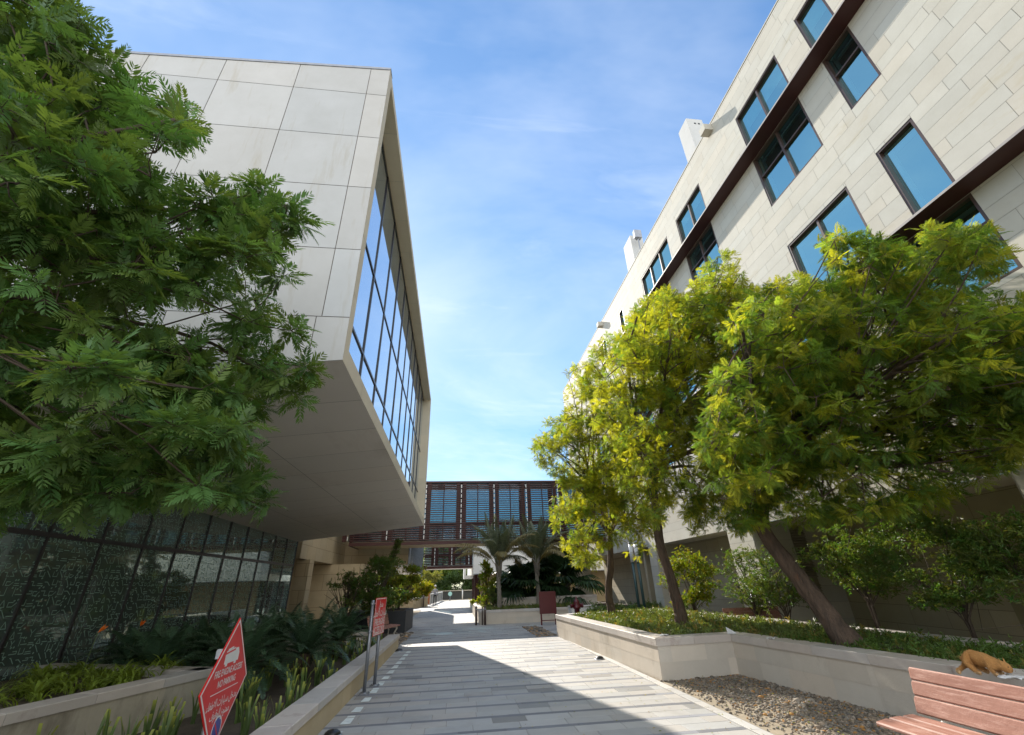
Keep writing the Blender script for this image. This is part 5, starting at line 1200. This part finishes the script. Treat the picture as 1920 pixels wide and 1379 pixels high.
# ground lights and drains
for (x, y), lab in (((-1.55, 14.75), 'black ground light at the far end of the left kerb wall'), ((-1.46, 6.95), 'black ground light nearest the viewer by the left kerb wall'), ((3.3, 11.5), 'grey ground light beside the raised bed wall'), ((3.1, 18.2), 'dark ground light near the pebbles by the maroon board')):
    t = thing('ground_light', (x, y, 0), lab, 'ground light'); p = MB(); p.lathe((x, y, .005), [(.12, 0), (.12, .012), (.105, .022)], 20); p.build('ring', M['grey'], t, True)
    p = MB(); p.lathe((x, y, .027), [(.10, 0), (.09, .02), (.06, .04), (.0, .05)], 18); p.build('dome', M['black'], t, True)
t = thing('drain_cover', (-.96, 17.68, 0), 'small dark drain cover set in the shaded paving', 'drain'); p = MB(); p.box(-1.12, -.8, 17.6, 17.76, .008, .012); p.build('frame', M['grey'], t)
for k in range(5): p = MB(); p.box(-1.1 + k * .06, -1.065 + k * .06, 17.615, 17.745, .0125, .016); p.build('bar', M['black'], t)
# slim lamp posts by the lower wall
for (pxl, lab) in ((1187, 'left one of two slim teal lamp posts by the grey fins'), (1197, 'right one of two slim teal lamp posts by the grey fins')):
    a = aty(pxl, 1060, 20.0); x = a[0]; t = thing('lamp_post', (x, 20, 0), lab, 'lamp post'); p = MB(); p.tube([(x, 20, 0), (x, 20, 2.3)], .06, 12); p.build('post', M['teal_post'], t, True); p = MB(); p.tube([(x, 20, 2.3), (x, 20, 3.05)], .085, 14); p.build('lamp_cover', M['lampglass'], t, True); p = MB(); p.tube([(x, 20, 3.05), (x, 20, 3.1)], .09, 14); p.build('cap', M['teal_post'], t, True)
a = aty(412, 1228, 7.9); t = thing('garden_light', (a[0], 7.9, .1), 'small pale blue garden spotlight half hidden behind the diamond sign', 'garden light'); p = MB(); p.box(a[0] - .04, a[0] + .06, 7.87, 7.95, a[2] - .05, a[2] + .07, bev=.01); p.build('head', M['lampglass'], t); p = MB(); p.tube([(a[0], 7.9, .05), (a[0], 7.9, a[2] - .05)], .014, 8); p.build('stake', M['black'], t)
# dead branch on the raised bed
a = atz(1600, 1190, .56); p = MB(); p.tube([(6.2, 7.0, .54), (6.35, 6.7, .62), (6.55, 6.45, .57), (6.8, 6.1, .58)], [.02, .018, .014, .006], 6); o = p.build('fallen_branch', M['bark'], None, True, (6.2, 7, .54)); tag(o, 'dead branch lying at the foot of the leaning trunk', 'branch')
# person at the far end
a = atz(815, 1135.5); PX, PY = a[0], a[1]
nod = [((0, 0, .95), (.13, .10)), ((0, 0, 1.12), (.12, .09)), ((0, 0, 1.32), (.15, .10)), ((0, 0, 1.43), (.07, .06)), ((0, .0, 1.50), (.05, .05)), ((0, -.01, 1.60), (.075, .09)), ((0, -.01, 1.68), (.065, .08)),
       ((-.09, 0, .88), (.09, .09)), ((-.10, -.02, .5), (.06, .06)), ((-.10, .02, .1), (.042, .042)), ((-.11, -.08, .04), (.04, .03)), ((.09, 0, .88), (.09, .09)), ((.10, .06, .5), (.06, .06)), ((.10, .12, .1), (.042, .042)), ((.11, .02, .04), (.04, .03)),
       ((-.19, 0, 1.36), (.055, .055)), ((-.26, -.06, 1.12), (.042, .042)), ((-.42, -.16, 1.16), (.034, .034)), ((.19, 0, 1.36), (.055, .055)), ((.24, .02, 1.08), (.042, .042)), ((.22, -.08, .86), (.034, .034))]
ed = [(0, 1), (1, 2), (2, 3), (3, 4), (4, 5), (5, 6), (0, 7), (7, 8), (8, 9), (9, 10), (0, 11), (11, 12), (12, 13), (13, 14), (2, 15), (15, 16), (16, 17), (2, 18), (18, 19), (19, 20)]
t = thing('person', (PX, PY, 0), 'person in grey top, black trousers and white cap walking at the far end', 'person')
bd = skin('body', nod, ed, M['cloth_grey'], t); me = bd.data; me.materials.append(M['black']); me.materials.append(M['skin'])
for f in me.polygons: f.material_index = 1 if f.center.z < .92 else (2 if f.center.z > 1.44 or abs(f.center.x) > .36 else 0)
p = MB(); p.lathe((0, -.01, 1.66), [(.09, -.02), (.095, .02), (.08, .08), (.04, .11), (0, .115)], 12); o = p.build('cap', M['white'], None, True); o.parent = t; o.location = (0, 0, 0)
p = MB(); p.lathe((0, .03, 1.56), [(.0, -.1), (.085, -.06), (.09, .04), (.07, .1), (0, .1)], 10); o = p.build('hair', M['black'], None, True); o.parent = t; o.location = (0, 0, 0)
for s in (-1, 1):
    for k in range(4):
        hnd = Vector((-.42, -.16, 1.16)) if s < 0 else Vector((.22, -.08, .86)); p = MB(); o_ = hnd + Vector((0, .02 * (k - 1.5), 0)); d_ = Vector((-.08, -.03, -.01)) if s < 0 else Vector((0, -.01, -.09)); p.tube([o_, o_ + d_ * .6, o_ + d_ + Vector((0, 0, -.015))], [.011, .01, .007], 5); o = p.build('finger', M['skin'], None, True); o.parent = t; o.location = (0, 0, 0)
p = MB(); vs = []
b = MB(); b.lathe((PX - .72, PY - .18, .98), [(.06, 0), (.24, .1), (.30, .28), (.22, .42), (.06, .46)], 10); o = b.build('bag', M['cloth_red'], None, True, (PX - .72, PY - .18, .98)); tag(o, 'bright red bundle held out by the person at the far end', 'bag')
# bin, railing, far signs
a = atz(803, 1134); t = thing('litter_bin', (a[0], a[1], 0), 'rust coloured bin left of the person at the far end', 'bin'); p = MB(); p.lathe((a[0], a[1], 0), [(.22, 0), (.25, .05), (.27, .8), (.29, .82), (.29, .88), (.2, .9)], 14); p.build('body', M['clay'], t, True); p = MB(); p.lathe((a[0], a[1], .9), [(.2, 0), (.16, .05), (0, .07)], 14); p.build('lid', M['black'], t, True)
p0, p1 = atz(806, 1136.5), atz(829, 1127.5); t = thing('railing', (p0[0], p0[1], 0), 'pale handrail beside the person at the far end of the path', 'railing'); p = MB(); A, B = Vector(p0), Vector(p1)
p.tube([A + Vector((0, 0, 1.0)), B + Vector((0, 0, 1.0))], .06, 8); p.build('handrail', M['white'], t)
for k in range(7): p = MB(); c = A.lerp(B, k / 6); p.tube([c, c + Vector((0, 0, 1.0))], .035, 6); p.build('post', M['white'], t)
p = MB(); n = Vector((0, 0, 1)); p.quad(A + n * .12, B + n * .12, B + n * .92, A + n * .92); p.build('infill', surf('grey_mesh_infill', (.22, .22, .22), None, .5), t)
a = aty(844, 1114, 60); t = thing('road_sign', (a[0], 60, 0), 'round pale green sign on a post beyond the end of the path', 'sign'); p = MB(); p.tube([(a[0], 60, 0), (a[0], 60, a[2])], .05, 8); p.build('post', M['grey'], t); p = MB(); p.tube([(a[0], 59.94, a[2]), (a[0], 59.9, a[2])], .24, 20); p.build('face', surf('pale_green_sign', (.45, .75, .66), None, .5), t)
a = atz(867, 1125); t = thing('marker_post', (a[0], a[1], 0), 'white marker post near the far door frames', 'post'); p = MB(); p.tube([(a[0], a[1], 0), (a[0], a[1], 1.1)], .07, 10); p.build('post', M['white'], t, True); p = MB(); p.lathe((a[0], a[1], 1.1), [(.075, 0), (.05, .06), (0, .08)], 10); p.build('cap', M['grey'], t, True)
t = thing('road_wall', (0, 68, 0), 'long low grey wall along the road below the background trees', 'wall'); p = MB(); p.box(-30, 30, 67.8, 68.1, 0, 1.0); p.build('wall_body', surf('grey_wall', (.06, .06, .055), None, .9), t); p = MB(); p.box(-30, 30, 67.7, 68.2, 1.001, 1.1); p.build('coping', M['planter_l'], t)

# ================================================================== CAMERA, SUN, SKY
cam = bpy.data.cameras.new('camera'); cam.sensor_fit = 'HORIZONTAL'; cam.sensor_width = 36; cam.lens = 36 * F_ / 1920; cam.clip_end = 2000; cam.clip_start = .05
co = bpy.data.objects.new('camera', cam); COL.objects.link(co); mw = Matrix.Identity(4)
for i in range(3): mw[i][0], mw[i][1], mw[i][2], mw[i][3] = ROT[i][0], -ROT[i][1], -ROT[i][2], EYE[i]
co.matrix_world = mw; S.camera = co
AZ, EL = rad(-15.05), rad(33.4)
sd = Vector((math.sin(AZ) * math.cos(EL), math.cos(AZ) * math.cos(EL), math.sin(EL)))
sl = bpy.data.lights.new('sun', 'SUN'); sl.energy = SUN_E = 3.6; sl.angle = rad(.5); sl.color = (1, .93, .82)
so_ = bpy.data.objects.new('sun', sl); COL.objects.link(so_); so_.rotation_euler = sd.to_track_quat('Z', 'Y').to_euler()
W = bpy.data.worlds.new('World'); S.world = W; W.use_nodes = True; nt = W.node_tree; bg = nt.nodes['Background']
sky = nt.nodes.new('ShaderNodeTexSky'); sky.sky_type = 'NISHITA'; sky.sun_disc = False; sky.sun_elevation = EL; sky.sun_rotation = AZ; sky.altitude = 10; sky.air_density = 1.0; sky.dust_density = .3; sky.ozone_density = 1.2
SKY_K = .215; CLOUD_C = (3.9, 4.1, 4.4)
tc = nt.nodes.new('ShaderNodeTexCoord'); sep = nt.nodes.new('ShaderNodeSeparateXYZ'); nt.links.new(tc.outputs['Generated'], sep.inputs[0])
def mth(op, a, b=None):
    n = nt.nodes.new('ShaderNodeMath'); n.operation = op
    for i, v in enumerate((a, b)):
        if v is None: continue
        if hasattr(v, 'is_output'): nt.links.new(v, n.inputs[i])
        else: n.inputs[i].default_value = v
    return n.outputs[0]
zc = mth('ADD', mth('MAXIMUM', sep.outputs['Z'], 0.0), .12); cmb = nt.nodes.new('ShaderNodeCombineXYZ'); nt.links.new(mth('DIVIDE', sep.outputs['X'], zc), cmb.inputs[0]); nt.links.new(mth('DIVIDE', sep.outputs['Y'], zc), cmb.inputs[1])
def cloud(scale, sx, sy, rot, det, lo, hi, dist=.6):
    mp = nt.nodes.new('ShaderNodeMapping'); mp.inputs['Scale'].default_value = (sx, sy, 1); mp.inputs['Rotation'].default_value = (0, 0, rot); nt.links.new(cmb.outputs[0], mp.inputs['Vector'])
    n = nt.nodes.new('ShaderNodeTexNoise'); n.inputs['Scale'].default_value = scale; n.inputs['Detail'].default_value = det; n.inputs['Roughness'].default_value = .58; n.inputs['Distortion'].default_value = dist; nt.links.new(mp.outputs[0], n.inputs['Vector'])
    return ramp(nt, n.outputs['Fac'], lo, hi)
c1 = cloud(.8, .9, 1.4, .3, 6, .42, .95); c2 = cloud(2.2, .6, 2.2, -.15, 7, .54, 1.0, .8)
cl_ = mth('MINIMUM', mth('ADD', mth('MULTIPLY', c1, .56), mth('MULTIPLY', c2, .42)), .8)
bw = nt.nodes.new('ShaderNodeRGBToBW'); nt.links.new(sky.outputs['Color'], bw.inputs[0])
kf = mth('DIVIDE', 1.0, mth('ADD', mth('MULTIPLY', bw.outputs[0], SKY_K), 1.0))
vm = nt.nodes.new('ShaderNodeVectorMath'); vm.operation = 'SCALE'; nt.links.new(sky.outputs['Color'], vm.inputs[0]); nt.links.new(kf, vm.inputs['Scale'])
back = ramp(nt, sep.outputs['Y'], .25, -.6)                       # unseen bright cloud added behind the viewer to lift the shaded faces
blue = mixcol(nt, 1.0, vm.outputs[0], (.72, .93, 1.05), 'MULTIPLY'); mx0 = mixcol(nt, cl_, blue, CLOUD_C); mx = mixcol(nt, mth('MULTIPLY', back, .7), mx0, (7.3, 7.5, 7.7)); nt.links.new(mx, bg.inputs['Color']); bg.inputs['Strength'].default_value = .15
S.view_settings.view_transform = 'Standard'; S.view_settings.look = 'None'; S.view_settings.gamma = 1; S.view_settings.use_curve_mapping = False; S.view_settings.exposure = 1.22
S.cycles.max_bounces = 12; S.cycles.diffuse_bounces = 8; S.cycles.glossy_bounces = 4; S.cycles.transmission_bounces = 3; S.cycles.transparent_max_bounces = 8; S.cycles.sample_clamp_indirect = 8; S.cycles.use_denoising = True
bpy.context.view_layer.update()
